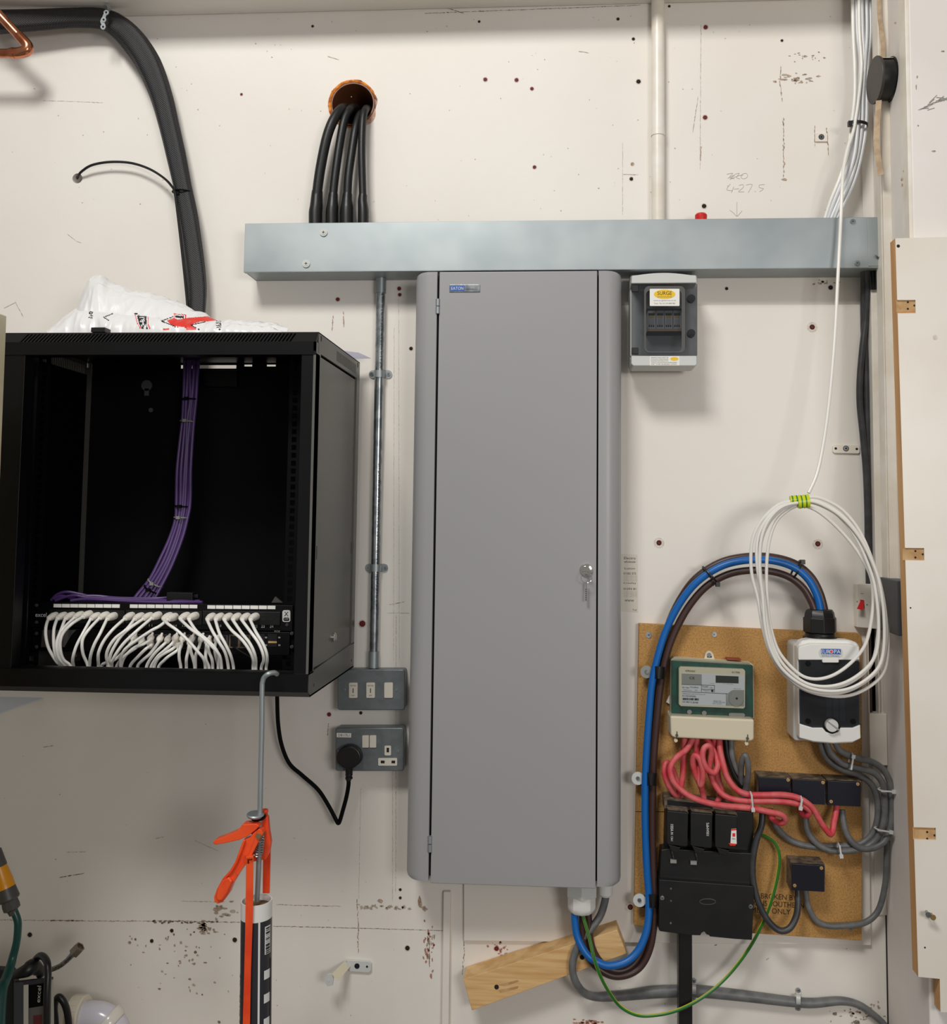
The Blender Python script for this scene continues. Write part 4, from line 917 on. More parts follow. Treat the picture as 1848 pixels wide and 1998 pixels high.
mb = MB(); mb.tpx([(150, 350, -.03), (153, 343, .004), (160, 334, .014), (180, 322, .02), (215, 316, .022), (255, 318, .024), (290, 329, .028), (318, 346, .034), (334, 362, .044), (341, 376, .05), (347, 420, .05), (354, 480, .052), (361, 545, .055), (366, 600, .055), (368, 650, .056), (368, 690, .062)], 2.6, n=8)
tag(obj('thin_cable', mb, M['pvcblack']), 'thin black cable arching from a small wall hole to the thick loom', 'cable')
mb = MB(); z_ = None
pts = [(206, 5), (212, 12), (213, 20), (206, 26), (203, 34), (199, 42), (203, 50), (201, 56)]
mb.band([P(x, y, .074 if y > 20 else .06) for x, y in pts], .007, .0012, axis=(1, 0, .3), sub=3)
for (x, y) in ((207, 24), (202, 38), (201, 52)): mb.disc(x, y, 5.6, .073, .0755, n=14)
for (x, y) in ((207, 24), (202, 38), (201, 52)): mb.disc(x, y, 2.3, .0755, .0760, 1, n=10)
tag(obj('perforated_strap', mb, [M['galv'], M['gap']]), 'galvanised perforated strap holding the black loom up to the ceiling', 'strap')
# copper pipes
cp = thing('copper_pipe', 'copper pipe with an elbow coming in from the top left edge', 'pipe', tuple(P(50, 100, .10)))
mb = MB(); mb.tpx([(-70, -45, .13), (44, 78, .10)], 9.5, n=20, sub=1); obj('diagonal_pipe', mb, M['copper'], cp)
mb = MB(); mb.tpx([(-70, 104, .10), (28, 104, .10)], 9, n=20, sub=1); obj('horizontal_pipe', mb, M['copper'], cp)
mb = MB(); mb.tpx([(20, 104, .10), (38, 103, .10), (51, 99, .10), (54, 91, .10), (49, 83, .101), (36, 69, .102)], [10.5, 11, 11.5, 11.5, 11, 10.5], n=20, sub=5)
mb.tpx([(24, 104, .10), (29, 104, .10)], 11.5, n=20, sub=1); obj('elbow', mb, M['copper'], cp)

# ================================================================== DUCT HOLE AND ARMOURED CABLES
dx, dz = P(689, 204, 0).x, P(689, 204, 0).z
mb = MB(); mb.lathe((dx, -.004, dz), (0, 1, 0), [(0, .0455), (0, .0485), (.26, .0485), (.26, .0455)], 40, closed=True)
tag(obj('duct_pipe', mb, M['brownpipe']), 'brown plastic duct pipe set in the round wall hole above the trunking', 'pipe')
mb = MB(); fp_ = []; fr_ = []
for i in range(72):
    a = math.radians(15+255*i/71); q = noise.noise(Vector((i*.33, 1.7, 2))); e_ = math.sin(math.pi*(i+.5)/72)**.4
    fp_.append(Vector((dx+(.0512+.0012*q)*math.cos(a), -.0012-.0018*e_+.0012*q, dz+(.0512+.0012*q)*math.sin(a)))); fr_.append((.0032+.0016*noise.noise(Vector((i*.5, 7, 2))))*e_+.0006)
mb.tube(fp_, fr_, n=10, sub=2)
o = obj('foam_seal', mb, M['foam'])
tag(o, 'ragged orange expanding foam around the upper left of the brown duct', 'foam')
mb = MB(); vs = []
for i in range(15):
    a = math.radians(-75+65*i/14); w_ = math.sin(PI*i/14)
    vs += [(dx+.0485*math.cos(a), -.0007, dz+.0485*math.sin(a)), (dx+(.049+.010*w_)*math.cos(a), -.0007, dz+(.049+.010*w_)*math.sin(a))]
mb.add(vs, [(2*i, 2*i+1, 2*i+3, 2*i+2) for i in range(14)]); mb.lathe((dx, .004, dz), (0, 1, 0), [(0, .0484), (0, .060), (.01, .060), (.01, .0484)], 40, closed=True); wallchild('broken_plaster', mb, mat('pink_plaster', (206, 170, 150), .9, col2=(180, 140, 118), scale=150))
DC = [([(690, 226, -.12), (682, 214, -.03), (668, 212, .02), (652, 232, .04), (638, 268, .044), (626, 325, .042), (619, 375, .04)], (616, 446), 10, 13.5, 'leftmost'),
      ([(700, 224, -.12), (694, 212, -.03), (684, 213, .016), (672, 235, .032), (663, 280, .036), (655, 335, .038), (650, 380, .038)], (648, 446), 8.5, 12.5, 'second from left'),
      ([(712, 228, -.12), (708, 222, -.03), (702, 226, .01), (694, 250, .03), (686, 300, .036), (680, 345, .038), (678, 380, .038)], (677, 446), 8.5, 13.5, 'third from left'),
      ([(722, 222, -.12), (719, 213, -.02), (713, 214, .02), (708, 236, .034), (706, 290, .038), (707, 345, .038), (708, 382, .038)], (709, 446), 7.5, 10.5, 'rightmost')]
for q, (ex, ey), r, R_, w_ in DC:
    t = thing('armoured_cable', 'black power cable from the round duct down into the trunking, %s of four' % w_, 'cable', tuple(P(ex, 436, .04)), 'black cables dropping from the duct')
    mb = MB(); mb.tpx(q+[(ex, 410, .038)], r, n=14); obj('sheath', mb, M['pvcblack'], t)
    e = q[-1]; mb = MB(); mb.tpx([(e[0]+.3, e[1]-2, .038), (e[0]-.5, e[1]+10, .038), ((e[0]+ex)/2, 404, .038), (ex, 416, .038), (ex, ey, .038)], [r+1, r+2, R_, R_+.5, R_+.5], n=18, sub=3); obj('boot', mb, M['blackplastic'], t)

# ================================================================== METER BOARD
B0, B1 = 0.0092, 0.027
mbd = thing('meter_board', 'brown chipboard backboard carrying the electricity meter and black fuse unit', 'board', (P(1460, 1820, B1).x, 0, P(1460, 1830, B1).z))
mb = MB(); mb.ppx([(1247, 1217), (1470, 1227), (1674, 1236), (1680, 1238), (1682, 1245), (1683, 1600), (1682, 1836), (1237, 1806), (1242, 1500)], B0, B1)
obj('board', mb, M['chip'], mbd, bevel=.0015)
mb = MB(); mb.ppx([(1240, 1583), (1310, 1583.5), (1310, 1584.6), (1240, 1584)], B1-.0005, B1+.0004); obj('seam', mb, M['print'], mbd)
for (x, y, r) in ((1266, 1239, 6), (1394, 1238, 5), (1660, 1812, 4)): screw(mbd, x, y, r, B1)
mb = MB()
for s_, x, y, w_ in (('BROKEN BY', 1520, 1750, 66), ('SONS SOUTHERN', 1517, 1764, 98), ('PMENT ONLY', 1501, 1777, 78)): text(mb, s_, x, y, B1+.0006, w=w_, h=9.5, rot=1.5)
obj('printed_notice', mb, M['brownprint'], mbd)

# ---- meter
MD = .088
mt = thing('electricity_meter', 'cream and smoked electricity meter with small dark display at the top of the chipboard', 'meter', (P(1390, 1440, MD).x, -B1, P(1390, 1445, MD).z))
mb = MB(); mb.ppx([(1309, 1287), (1316, 1283), (1464, 1293), (1471, 1298), (1472, 1402), (1308, 1397)], B1, .05); obj('back_case', mb, M['cream'], mt, bevel=.002)
mb = MB(); mb.ppx([(1308, 1397), (1472, 1404), (1472, 1441), (1469, 1446), (1462, 1447), (1318, 1440), (1312, 1438), (1308, 1433)], B1, MD); tc_ = obj('terminal_cover', mb, M['cream'], mt, bevel=.004, seg=3)
mb = MB(); pts = [(1373, 1290), (1377, 1275), (1380, 1271), (1385, 1270), (1389, 1272), (1392, 1277), (1396, 1291)]; mb.ppx(pts, B1, .033, 0); mb.disc(1384, 1278, 4, .032, .035, 1); mb.bpx(1380, 1280, 1389, 1283, .033, .0335, 2)
obj('mounting_lug', mb, [M['cream'], M['steel'], M['gap']], mt)
mb = MB(); mb.ppx([(1311, 1290), (1469, 1299), (1470, 1400), (1311, 1396)], .05, .062); obj('circuit_board', mb, M['pcb'], mt)
SK = .052
def mq(x, y): return (1325+(x-418)*.1082+0, 1280+y*.1082)   # from the enlarged view of the meter
Z = lambda x, y: (1280+x/9.24, 1280+y/9.24)
mb = MB(); mb.ppx([Z(445, 195), Z(1585, 240), Z(1612, 270), Z(1608, 925), Z(1580, 950), Z(450, 905), Z(415, 875), Z(415, 230)], .062, .074); fp = obj('face_plate', mb, M['cream'], mt, bevel=.001)
mb = MB(); mb.ppx([Z(460, 310), Z(1595, 350), Z(1590, 910), Z(470, 880)], .074, .0746, 0)
mb.ppx([Z(465, 315), Z(825, 330), Z(825, 520), Z(465, 510)], .0746, .075, 1)
mb.ppx([Z(1290, 680), Z(1360, 625), Z(1400, 612), Z(1590, 615), Z(1588, 905), Z(1275, 893)], .0746, .075, 1)
e = [Z(1450+130*math.cos(2*PI*i/28), 765+140*math.sin(2*PI*i/28)) for i in range(28)]; mb.ppx(e, .075, .0765, 1)
mb.ppx([Z(1078, 352), Z(1490, 368), Z(1490, 492), Z(1078, 480)], .0746, .0754, 2)
e = [Z(1458+20*math.cos(2*PI*i/16), 765+20*math.sin(2*PI*i/16)) for i in range(16)]; mb.ppx(e, .0765, .077, 3)
for (x, y, w_, h, s_) in ((625, 265, 180, 45, 'elster'), (1440, 293, 140, 36, 'A1700'), (650, 395, 90, 56, 'CE'), (540, 568, 120, 30, 'ID No'), (690, 562, 150, 30, 'Vivellon'), (570, 612, 150, 20, 'MultiFunction'), (725, 616, 50, 18, '2007'),
                          (890, 552, 100, 34, 'CLASS'), (1000, 572, 50, 22, 'kWh'), (915, 626, 110, 26, 'Import'), (580, 682, 190, 20, 'PB3KAFGHT-30'), (790, 690, 200, 20, '3x230V Rating 10A'), (600, 722, 230, 32, 'K12D39200'),
                          (620, 832, 270, 36, 'CE M07 0 20108'), (1110, 806, 130, 15, 'Made in EU'), (1140, 832, 210, 18, '230/400V 50Hz 100A'), (1110, 860, 160, 14, 'IEC 62053'), (1015, 492, 80, 14, 'Display'), (1465, 590, 120, 18, '1000 imp/kWh'), (1300, 505, 160, 14, 'L1  L2  L3')):
    q = Z(x, y); text(mb, s_, q[0], q[1], .0758, w=w_/9.24, h=h/9.24*.72, rot=1.8, mi=3)
rs4 = random.Random(5); x = 485
while x < 770:
    w_ = rs4.choice([6, 10, 16]); mb.ppx([Z(x, 755+(x-485)*.03), Z(x+w_, 755+(x-485)*.03), Z(x+w_, 792+(x-485)*.03), Z(x, 792+(x-485)*.03)], .0746, .0756, 3); x += w_+rs4.choice([5, 8, 12])
for l in ([(465, 512), (1060, 530)], [(822, 515), (822, 645)], [(1055, 530), (1055, 655)], [(822, 598), (1055, 606)], [(470, 640), (1290, 680)], [(1270, 672), (1268, 893)]):
    for (a, b) in zip(l, l[1:]):
        dx_, dy_ = b[0]-a[0], b[1]-a[1]; L = math.hypot(dx_, dy_); nx, ny = -dy_/L*3, dx_/L*3
        mb.ppx([Z(a[0]+nx, a[1]+ny), Z(b[0]+nx, b[1]+ny), Z(b[0]-nx, b[1]-ny), Z(a[0]-nx, a[1]-ny)], .0746, .0752, 3)
e = [Z(1016+22*math.cos(2*PI*i/16), 628+22*math.sin(2*PI*i/16)) for i in range(16)]; mb.ppx(e, .075, .0756, 3)
obj('printed_label', mb, [M['face'], M['greyplate'], M['lcd'], M['print']], fp)
mb = MB(); mb.disc(*Z(605, 1010), 4.5, .062, .066); obj('button', mb, M['greyplate'], mt)
mb = MB(); mb.disc(*Z(872, 1030), 4.5, .062, .066); obj('button', mb, M['greyplate'], mt)
mb = MB(); mb.rr(*Z(1315, 1030), *Z(1605, 1095), .062, .066, 3.2, sk=.03); obj('sealing_slot', mb, M['greyplate'], mt)
mb = MB(); mb.ppx([(1309, 1288), (1314, 1286), (1466, 1296), (1470, 1300), (1471, 1403), (1308, 1397)], .051, .0815); cv = obj('clear_cover', mb, M['clear'], mt, bevel=.002)
mb = MB(); mb.ppx([(1419, 1284.5), (1446, 1286), (1446, 1289), (1419, 1287.5)], .03, .05); obj('red_tab', mb, mat('dull_red', (150, 60, 40), .5), mt)
for (x, y) in ((1321, 1436), (1459, 1442)):
    mb = MB(); mb.tpx([(x, y-9, MD+.001), (x, y, MD+.002), (x-2, y+6, MD+.001)], .8, n=6, sub=3); mb.disc(x, y-1, 2.6, MD, MD+.003, 0, n=10); mb.disc(x-2 if x < 1400 else x-2, y+9, 3.4, MD-.004, MD+.001, 1, n=12); obj('seal', mb, [M['conngrey'], M['cream']], mt)
mb = MB(); mb.ppx([(1300, 1370), (1307, 1355), (1307, 1374)], .03, .034); obj('paper_tag', mb, M['label'], mt)

# ---- fuse unit
fu = thing('service_fuse_unit', 'large black three phase fuse unit low on the chipboard with red and white seal', 'fuse unit', (P(1380, 1830, .08).x, -B1, P(1380, 1832, .08).z))
J = lambda x, y: (1240+x/4.646, 1430+y/4.646)
mb = MB(); mb.ppx([J(215, 1330), J(1065, 1390), J(1080, 1400), J(1058, 1880), J(900, 1870), J(675, 1848), J(670, 1835), J(645, 1830), J(625, 1800), J(600, 1815), J(590, 1838), J(490, 1835), J(225, 1800), J(212, 1785)], B1, .075); obj('lower_cover', mb, M['dusty'], fu, bevel=.002)
mb = MB(); mb.ppx([J(232, 1060), J(300, 1050), J(1060, 1090), J(1068, 1390), J(215, 1335)], B1, .062); obj('middle_cover', mb, M['dusty'], fu, bevel=.002)
mb = MB(); mb.ppx([J(268, 650), J(1070, 720), J(1072, 1100), J(258, 1070)], B1, .045); obj('base', mb, M['dusty'], fu, bevel=.002)
mb = MB(); mb.ppx([J(262, 590), J(330, 585), J(900, 650), J(920, 730), J(262, 690)], B1, .07); obj('terminal_housing', mb, M['dirtytop'], fu, bevel=.0015)
mb = MB(); mb.ppx([J(290, 610), J(700, 655), J(700, 690), J(290, 655)], .0695, .0715); obj('terminal_gap', mb, M['gap'], fu)
for i, (x0, x1, yo) in enumerate(((285, 480, 0), (500, 700, 14), (722, 925, 28))):
    mb = MB(); mb.ppx([J(x0, 715+yo), J(x0+8, 705+yo), J(x1-6, 722+yo), J(x1, 735+yo), J(x1-5, 1020+yo), J(x1-15, 1035+yo), J(x0+10, 1015+yo), J(x0-2, 1000+yo)], .045, .092, 0)
    mb.ppx([J(x0-8, 672+yo), J(x1-8, 690+yo), J(x1+5, 742+yo), J(x1-40, 725+yo), J(x0+15, 712+yo)], .045, .086, 1)
    fc = obj('fuse_carrier', mb, [M['darkbox'] if 0 else M['blackplastic'], M['dirtytop']], fu, bevel=.002)
    mb = MB(); mb.ppx([J(x0+10, 1010+yo), J(x1-70, 1040+yo), J(x0+100, 1085+yo), J(x0+40, 1070+yo)], .06, .088); obj('carrier_grip', mb, M['blackplastic'], fc, bevel=.001)
    if i < 2:
        mb = MB(); text(mb, '100A' if i == 0 else '100AMPS', *J(x0+46 if i == 0 else x0+155, 860+yo), .0925, w=13 if i == 0 else 24, h=5.5 if i == 0 else 5, rot=90 if i == 0 else -90, mi=0)
        if i == 0: text(mb, 'BS 1361', *J(x0+46, 940+yo), .0925, w=16, h=4, rot=90)
        obj('lettering', mb, M['whiteprint'], fc)
        mb = MB(); mb.tpx([(*J(x0+45, 1070+yo), .07), (*J(x0+60, 1130+yo), .068), (*J(x0+58, 1150+yo), .066)], 1.0, n=6, sub=2); q = J(x0+32 if i == 0 else x0, 1150+yo); mb.bpx(q[0], q[1], q[0]+12, q[1]+7, .064, .069, 1); obj('seal', mb, [M['braid'], M['greyplate']], fu)
    else:
        mb = MB(); mb.ppx([J(870, 872), J(915, 868), J(918, 1008), J(862, 1000)], .092, .0935, 0); mb.ppx([J(870, 872), J(915, 868), J(915, 882), J(870, 886)], .0935, .094, 1); mb.ppx([J(845, 1000), J(915, 1006), J(905, 1022), J(860, 1022)], .0925, .094, 1); mb.ppx([J(880, 910), J(905, 910), J(905, 940), J(880, 940)], .0935, .094, 1); text(mb, 'SEAL', *J(893, 960), .0942, w=7, h=2.6, mi=2)
        obj('seal_tag', mb, [M['label'], M['redprint'], M['greyprint']], fu)
for (x, y) in (J(243, 1497), J(1045, 1575)): screw(fu, x, y, 4, .075)
for (x, y) in (J(322, 1412), J(322, 1523), J(320, 1725)):
    mb = MB(); mb.disc(x, y, 1.8, .075, .0765, n=10); obj('rivet', mb, M['steel'], fu)
e = [J(655+72*math.cos(2*PI*i/24), 1530+26*math.sin(2*PI*i/24)) for i in range(24)]; mb = MB(); mb.tube([P(x, y, .0752) for x, y in e], .0007, n=5, sub=1, closed=True); obj('cover_emblem', mb, M['conngrey'], fu)
a = P(1336, 1820, .05); b = P(1338, 2040, .05)
mb = MB(); mb.box(a.x-.0133, a.x+.0133, -.063, -.03, .2, P(1336, 1815, .063).z)
tag(obj('cable_duct', mb, M['blackplastic'], bevel=.003), 'black rectangular duct dropping from underneath the fuse unit', 'duct')

# ---- terminal blocks
def tblock(label, px0, py0, px1, py1, sk, screws, grp, d=.075, own=False):
    t = thing('terminal_block', label, 'terminal block', (P((px0+px1)/2, py1, d).x, -B1, P(px0, py1, d).z), grp)
    mb = MB(); pts = [(px0, py0), (px1, py0+(px1-px0)*sk), (px1-(py1-py0)*.0, py1+(px1-px0)*sk), (px0, py1)]; mb.ppx(pts, B1, d-.006, 0); obj('base', mb, M['dirtytop'], t, bevel=.001)
    mb = MB(); mb.ppx([(px0+1, py0+2), (px1-1, py0+2+(px1-px0)*sk), (px1-1, py1+(px1-px0)*sk), (px0+1, py1)], d-.006, d); obj('lid', mb, M['darkbox'], t, bevel=.001)
    for (x, y) in screws: screw(t, x, y, 3, d, m_=M['recess'])
tblock('leftmost dark terminal block in the row of three beside the red cables', 1480, 1514, 1543, 1562, .05, [(1538, 1522)], 'dark terminal blocks in a row')
tblock('middle dark terminal block in the row of three, red cables across its front', 1545, 1518, 1611, 1567, .05, [(1606, 1527)], 'dark terminal blocks in a row')
tblock('rightmost dark terminal block in the row of three, nearest the grey cable bunch', 1614, 1521, 1681, 1571, .05, [(1674, 1530), (1622, 1564)], 'dark terminal blocks in a row')
tblock('single dark terminal block standing alone low on the chipboard', 1544, 1683, 1610, 1737, .055, [(1603, 1694), (1551, 1728)], None)

# ---- isolator
ID = .128
iso = thing('isolator_enclosure', 'white rotary isolator box with dark window under the white cable coil', 'enclosure', (P(1620, 1448, ID).x, -B1, P(1620, 1452, ID).z))
mb = MB(); mb.rr(1548, 1254, 1677, 1446, B1, .085, 8, sk=.0); obj('back_box', mb, M['lgrey'], iso, bevel=.004)
mb = MB(); mb.ppx([(1556, 1262), (1564, 1250), (1580, 1247), (1655, 1249), (1672, 1253), (1679, 1262), (1680, 1442), (1664, 1450), (1625, 1452), (1588, 1449), (1560, 1442), (1558, 1400)], .085, ID-.012)
ic = obj('front_cover', mb, M['white'], iso, bevel=.005, seg=3)
mb = MB(); mb.ppx([(1560, 1262), (1580, 1256), (1655, 1257), (1677, 1262), (1678, 1288), (1558, 1288), (1558, 1266)], ID-.013, ID, 0)
obj('cover_frame', mb, M['white'], iso, bevel=.002)
mb = MB(); mb.ppx([(1560, 1412), (1586, 1420), (1606, 1420), (1612, 1428), (1624, 1432), (1636, 1428), (1640, 1420), (1664, 1420), (1679, 1414), (1680, 1441), (1664, 1448), (1625, 1450), (1588, 1447), (1560, 1440)], ID-.013, ID, 0); obj('cover_frame', mb, M['white'], iso, bevel=.002)
mb = MB(); mb.ppx([(1562, 1290), (1676, 1290), (1677, 1418), (1562, 1414)], ID-.016, ID-.0112); obj('inner_tray', mb, M['blackplastic'], iso)
for i, (x0, mm) in enumerate(((1612, 'lgrey'), (1625, 'face'), (1638, 'lgrey'))):
    mb = MB(); mb.bpx(x0, 1330, x0+11.5, 1408, ID-.0112, ID-.0075); obj('switch_module', mb, M[mm], iso, bevel=.001)
mb = MB(); mb.ppx([(1559, 1289), (1578, 1286), (1600, 1287), (1605, 1292), (1635, 1292), (1640, 1287), (1664, 1287), (1678, 1292), (1679, 1416), (1664, 1420), (1587, 1420), (1561, 1414)], ID-.006, ID-.002)
dw = obj('smoked_window', mb, M['smoke2'], iso, bevel=.001)
for (x, y) in ((1577, 1295), (1577, 1407), (1665, 1408)):
    mb = MB(); mb.disc(x, y, 5, ID-.006, ID-.001); obj('window_screw', mb, M['blackmatt'], iso)
mb = MB(); mb.rr(1605, 1285, 1637, 1293, ID-.004, ID+.003, 2); obj('latch', mb, M['white'], iso, bevel=.001)
mb = MB(); mb.disc(1624, 1416, 15, ID-.012, ID-.001, 1); mb.disc(1624, 1416, 11.5, ID-.001, ID+.010, 0, n=28)
c = P(1624, 1416, ID+.0105); k_ = S(ID+.01); mb.add([c+Vector((-9*k_, 0, 7*k_)), c+Vector((-8*k_, 0, 9*k_)), c+Vector((13*k_, 0, -6*k_)), c+Vector((11*k_, 0, -9*k_))]+[c+Vector((-9*k_, .001, 7*k_)), c+Vector((-8*k_, .001, 9*k_)), c+Vector((13*k_, .001, -6*k_)), c+Vector((11*k_, .001, -9*k_))], [(0, 1, 2, 3), (7, 6, 5, 4), (0, 4, 5, 1), (1, 5, 6, 2), (2, 6, 7, 3), (3, 7, 4, 0)], 2)
obj('rotary_knob', mb, [M['lgrey'], M['gap'], M['greyplate']], iso)
mb = MB(); mb.rr(1598, 1264.5, 1645, 1283, ID, ID+.0008, 8, 3); mb.bpx(1602, 1266, 1641, 1277, ID+.0006, ID+.0012, 0); text(mb, 'EUR', 1611, 1271.5, ID+.0016, w=16, h=7, mi=1); text(mb, 'PA', 1634, 1271.5, ID+.0016, w=12, h=7, mi=1); mb.disc(1622.3, 1271.5, 3.6, ID+.001, ID+.0017, 1, n=16); mb.disc(1622.3, 1271.5, 2.6, ID+.0015, ID+.002, 2, n=16)
text(mb, 'ELECTRICAL COMPONENTS', 1621, 1280, ID+.0012, w=32, h=2.6, mi=0)
obj('badge', mb, [M['blueprint'], M['whiteprint'], M['redprint'], M['lgrey']], iso)
GX, GD = 1600, .078
c = P(GX, 1245, GD); k_ = S(GD); mb = MB()
mb.lathe((c.x, c.y, c.z-.004), (0, 0, 1), [(0, .0325), (.008, .0325), (.0085, .028), (.014, .028)], 28)
mb.lathe((c.x, c.y, c.z+.010), (0, 0, 1), [(0, .028), (.003, .0325), (.030, .0325), (.031, .0300), (.040, .0285), (.046, .0245), (.0462, .018)], 8)
gl = obj('cable_gland', mb, M['blackplastic'], iso, bevel=.001)

# ---- blue and brown tails with clips
BLC = [(1122, 1772, .068), (1122, 1800, .070), (1128, 1832, .074), (1146, 1863, .080), (1170, 1879, .082), (1192, 1884, .082), (1222, 1876, .078), (1245, 1855, .072), (1260, 1822, .066), (1266, 1785, .060), (1266, 1745, .056), (1262, 1690, .056), (1259, 1610, .056), (1259, 1530, .056), (1262, 1460, .056), (1267, 1390, .056), (1273, 1330, .056), (1286, 1272, .056), (1303, 1222, .056), (1330, 1172, .06), (1362, 1134, .066), (1405, 1106, .072), (1450, 1094, .076), (1500, 1093, .078), (1545, 1105, .079), (1575, 1128, .079), (1592, 1157, .079), (1600, 1185, .079), (1602, 1215, .079)]
B1C = [(1137, 1772, .064), (1137, 1805, .064), (1140, 1845, .064), (1158, 1880, .064), (1190, 1902, .066), (1222, 1902, .064), (1250, 1885, .058), (1268, 1850, .055), (1276, 1800, .052), (1277, 1745, .052), (1274, 1690, .05), (1273, 1610, .05), (1274, 1530, .05), (1277, 1460, .05), (1283, 1390, .05), (1290, 1330, .05), (1303, 1270, .05), (1322, 1222, .05), (1348, 1178, .052), (1380, 1143, .056), (1420, 1121, .06), (1462, 1113, .064), (1505, 1115, .066), (1540, 1126, .07), (1566, 1146, .072), (1582, 1172, .074), (1590, 1195, .076), (1592, 1215, .076)]
B2C = [(1147, 1772, .056), (1149, 1805, .060), (1154, 1845, .063), (1172, 1878, .064), (1202, 1894, .062), (1230, 1886, .056), (1252, 1858, .048), (1266, 1822, .044), (1270, 1780, .04), (1270, 1745, .04), (1267, 1690, .038), (1266, 1610, .038), (1267, 1530, .038), (1270, 1460, .038), (1276, 1390, .038), (1282, 1330, .038), (1290, 1272, .038), (1305, 1217, .038), (1328, 1168, .04), (1358, 1128, .046), (1402, 1099, .052), (1448, 1087, .056), (1500, 1086, .06), (1548, 1098, .064), (1580, 1122, .068), (1598, 1152, .07), (1608, 1185, .072), (1611, 1215, .072)]
for nm, q, m_, lab in (('power_cable', BLC, 'bluecab', 'thick blue power cable looping from the cabinet gland up over to the isolator'), ('power_cable', B1C, 'browncab', 'thick brown power cable on the inner side of the big loop, beside the blue cable'), ('power_cable', B2C, 'browncab', 'thick brown power cable mostly hidden behind the blue cable, outer edge of the loop')):
    mb = MB(); mb.tpx(q, 7.0, n=14, sub=6); tag(obj(nm, mb, M[m_]), lab, 'cable', 'blue and brown power cables')
for (x, y, nm) in ((1262, 1311, 'top'), (1245, 1519, 'middle'), (1248, 1757, 'bottom')):
    t = thing('cable_clip', 'black strap clip with a round grey washer holding the power cables, %s of three' % nm, 'clip', tuple(P(x, y, B1)), 'washer clips on the power cables')
    mb = MB(); mb.lathe((P(x, y, B1).x, -B1, P(x, y, B1).z), (0, -1, 0), [(0, .0045), (.022, .0045)], 10); obj('stud', mb, M['steel'], t)
    mb = MB(); mb.disc(x, y, 12, B1+.022, B1+.025, 0, n=28); mb.disc(x, y, 3.6, B1+.025, B1+.028, 1, n=12); obj('washer', mb, [M['greyplate'] if nm == 'top' else M['lgrey'], M['steel']], t)
    cx_ = x+(22 if nm == 'top' else 24); mb = MB()
    mb.band([P(x, y+2, B1+.018), P(x+10, y+2, B1+.020), P(cx_-7, y+2, B1+.028), P(cx_-2, y+1, .069), P(cx_+9, y+2, .066), P(cx_+13, y+2, .052), P(cx_+12, y+2, B1+.003)], .024, .0018, axis=(0, 0, 1), sub=5); obj('strap', mb, M['blackplastic'], t)
for (x, y, an) in ((1385, 1122, 50), (1553, 1112, -62)):
    c = P(x, y, .062); u_ = Vector((math.cos(math.radians(an))*-1, 0, math.sin(math.radians(an)))).normalized(); mb = MB()
    ring = [c+u_*.0210*math.cos(2*PI*i/24)*-1+Vector((0, 1, 0))*.0225*math.sin(2*PI*i/24) for i in range(24)]; mb.tube(ring, .0022, n=6, sub=1, closed=True)
    e = c-u_*.0205; mb.box(e.x-.004, e.x+.004, e.y-.022, e.y-.010, e.z-.006, e.z+.003)
    tag(obj('cable_tie', mb, M['blackplastic']), 'black cable tie around the big cable loop, %s' % ('left of the white coil' if x < 1450 else 'inside the white coil'), 'cable tie', 'black ties on the big cable loop')

# ---- pink-red meter tails
ML = .07
reds = [([(1352, 1440, .06), (1340, 1462, .072), (1322, 1476, .085), (1310, 1492, .09), (1308, 1508, .092), (1318, 1530, .094), (1345, 1553, .096), (1380, 1566, .098), (1420, 1573, .1), (1465, 1577, .1), (1500, 1584, .098), (1525, 1590, .094), (1532, 1600, .088), (1522, 1606, .08), (1506, 1596, .066), (1500, 1580, .05)], 'red cable leaving the far left of the meter and curling under the leftmost terminal block'),
        ([(1336, 1440, .058), (1334, 1470, .06), (1333, 1500, .062), (1330, 1530, .064), (1322, 1552, .066), (1308, 1538, .074), (1298, 1515, .078), (1297, 1497, .078), (1302, 1488, .074), (1312, 1500, .066), (1322, 1530, .062), (1330, 1560, .06)], 'red cable making a narrow loop above the left fuse carrier'),
        ([(1360, 1440, .06), (1359, 1458, .062), (1362, 1480, .066), (1365, 1520, .076), (1368, 1532, .08), (1372, 1510, .086), (1367, 1485, .088), (1357, 1474, .086), (1352, 1486, .08), (1358, 1512, .074), (1368, 1535, .068), (1374, 1560, .062)], 'red cable with a slim upright loop below the middle of the meter'),
        ([(1378, 1440, .058), (1390, 1460, .064), (1400, 1485, .076), (1399, 1500, .084), (1392, 1508, .088), (1378, 1498, .09), (1371, 1478, .09), (1374, 1460, .088), (1384, 1456, .086), (1388, 1470, .08), (1384, 1500, .072), (1392, 1525, .072), (1405, 1545, .076), (1420, 1556, .082), (1440, 1561, .088), (1465, 1563, .092), (1510, 1563, .092), (1545, 1566, .092), (1570, 1574, .09), (1580, 1583, .086), (1574, 1591, .08), (1564, 1586, .07), (1560, 1572, .055)], 'red cable with the round loop in the centre, ending under the middle terminal block'),
        ([(1404, 1440, .06), (1405, 1462, .072), (1411, 1490, .082), (1420, 1518, .088), (1437, 1540, .092), (1460, 1550, .094), (1490, 1551, .094), (1530, 1551, .094), (1560, 1558, .094), (1585, 1576, .092), (1603, 1606, .088), (1618, 1626, .084), (1624, 1624, .08), (1627, 1605, .07), (1632, 1580, .058), (1633, 1560, .05)], 'uppermost red cable sweeping right to the rightmost terminal block'),
        ([(1394, 1440, .056), (1398, 1480, .056), (1402, 1520, .056), (1408, 1545, .056), (1400, 1565, .056)], 'short straight red cable behind the looped ones under the meter')]
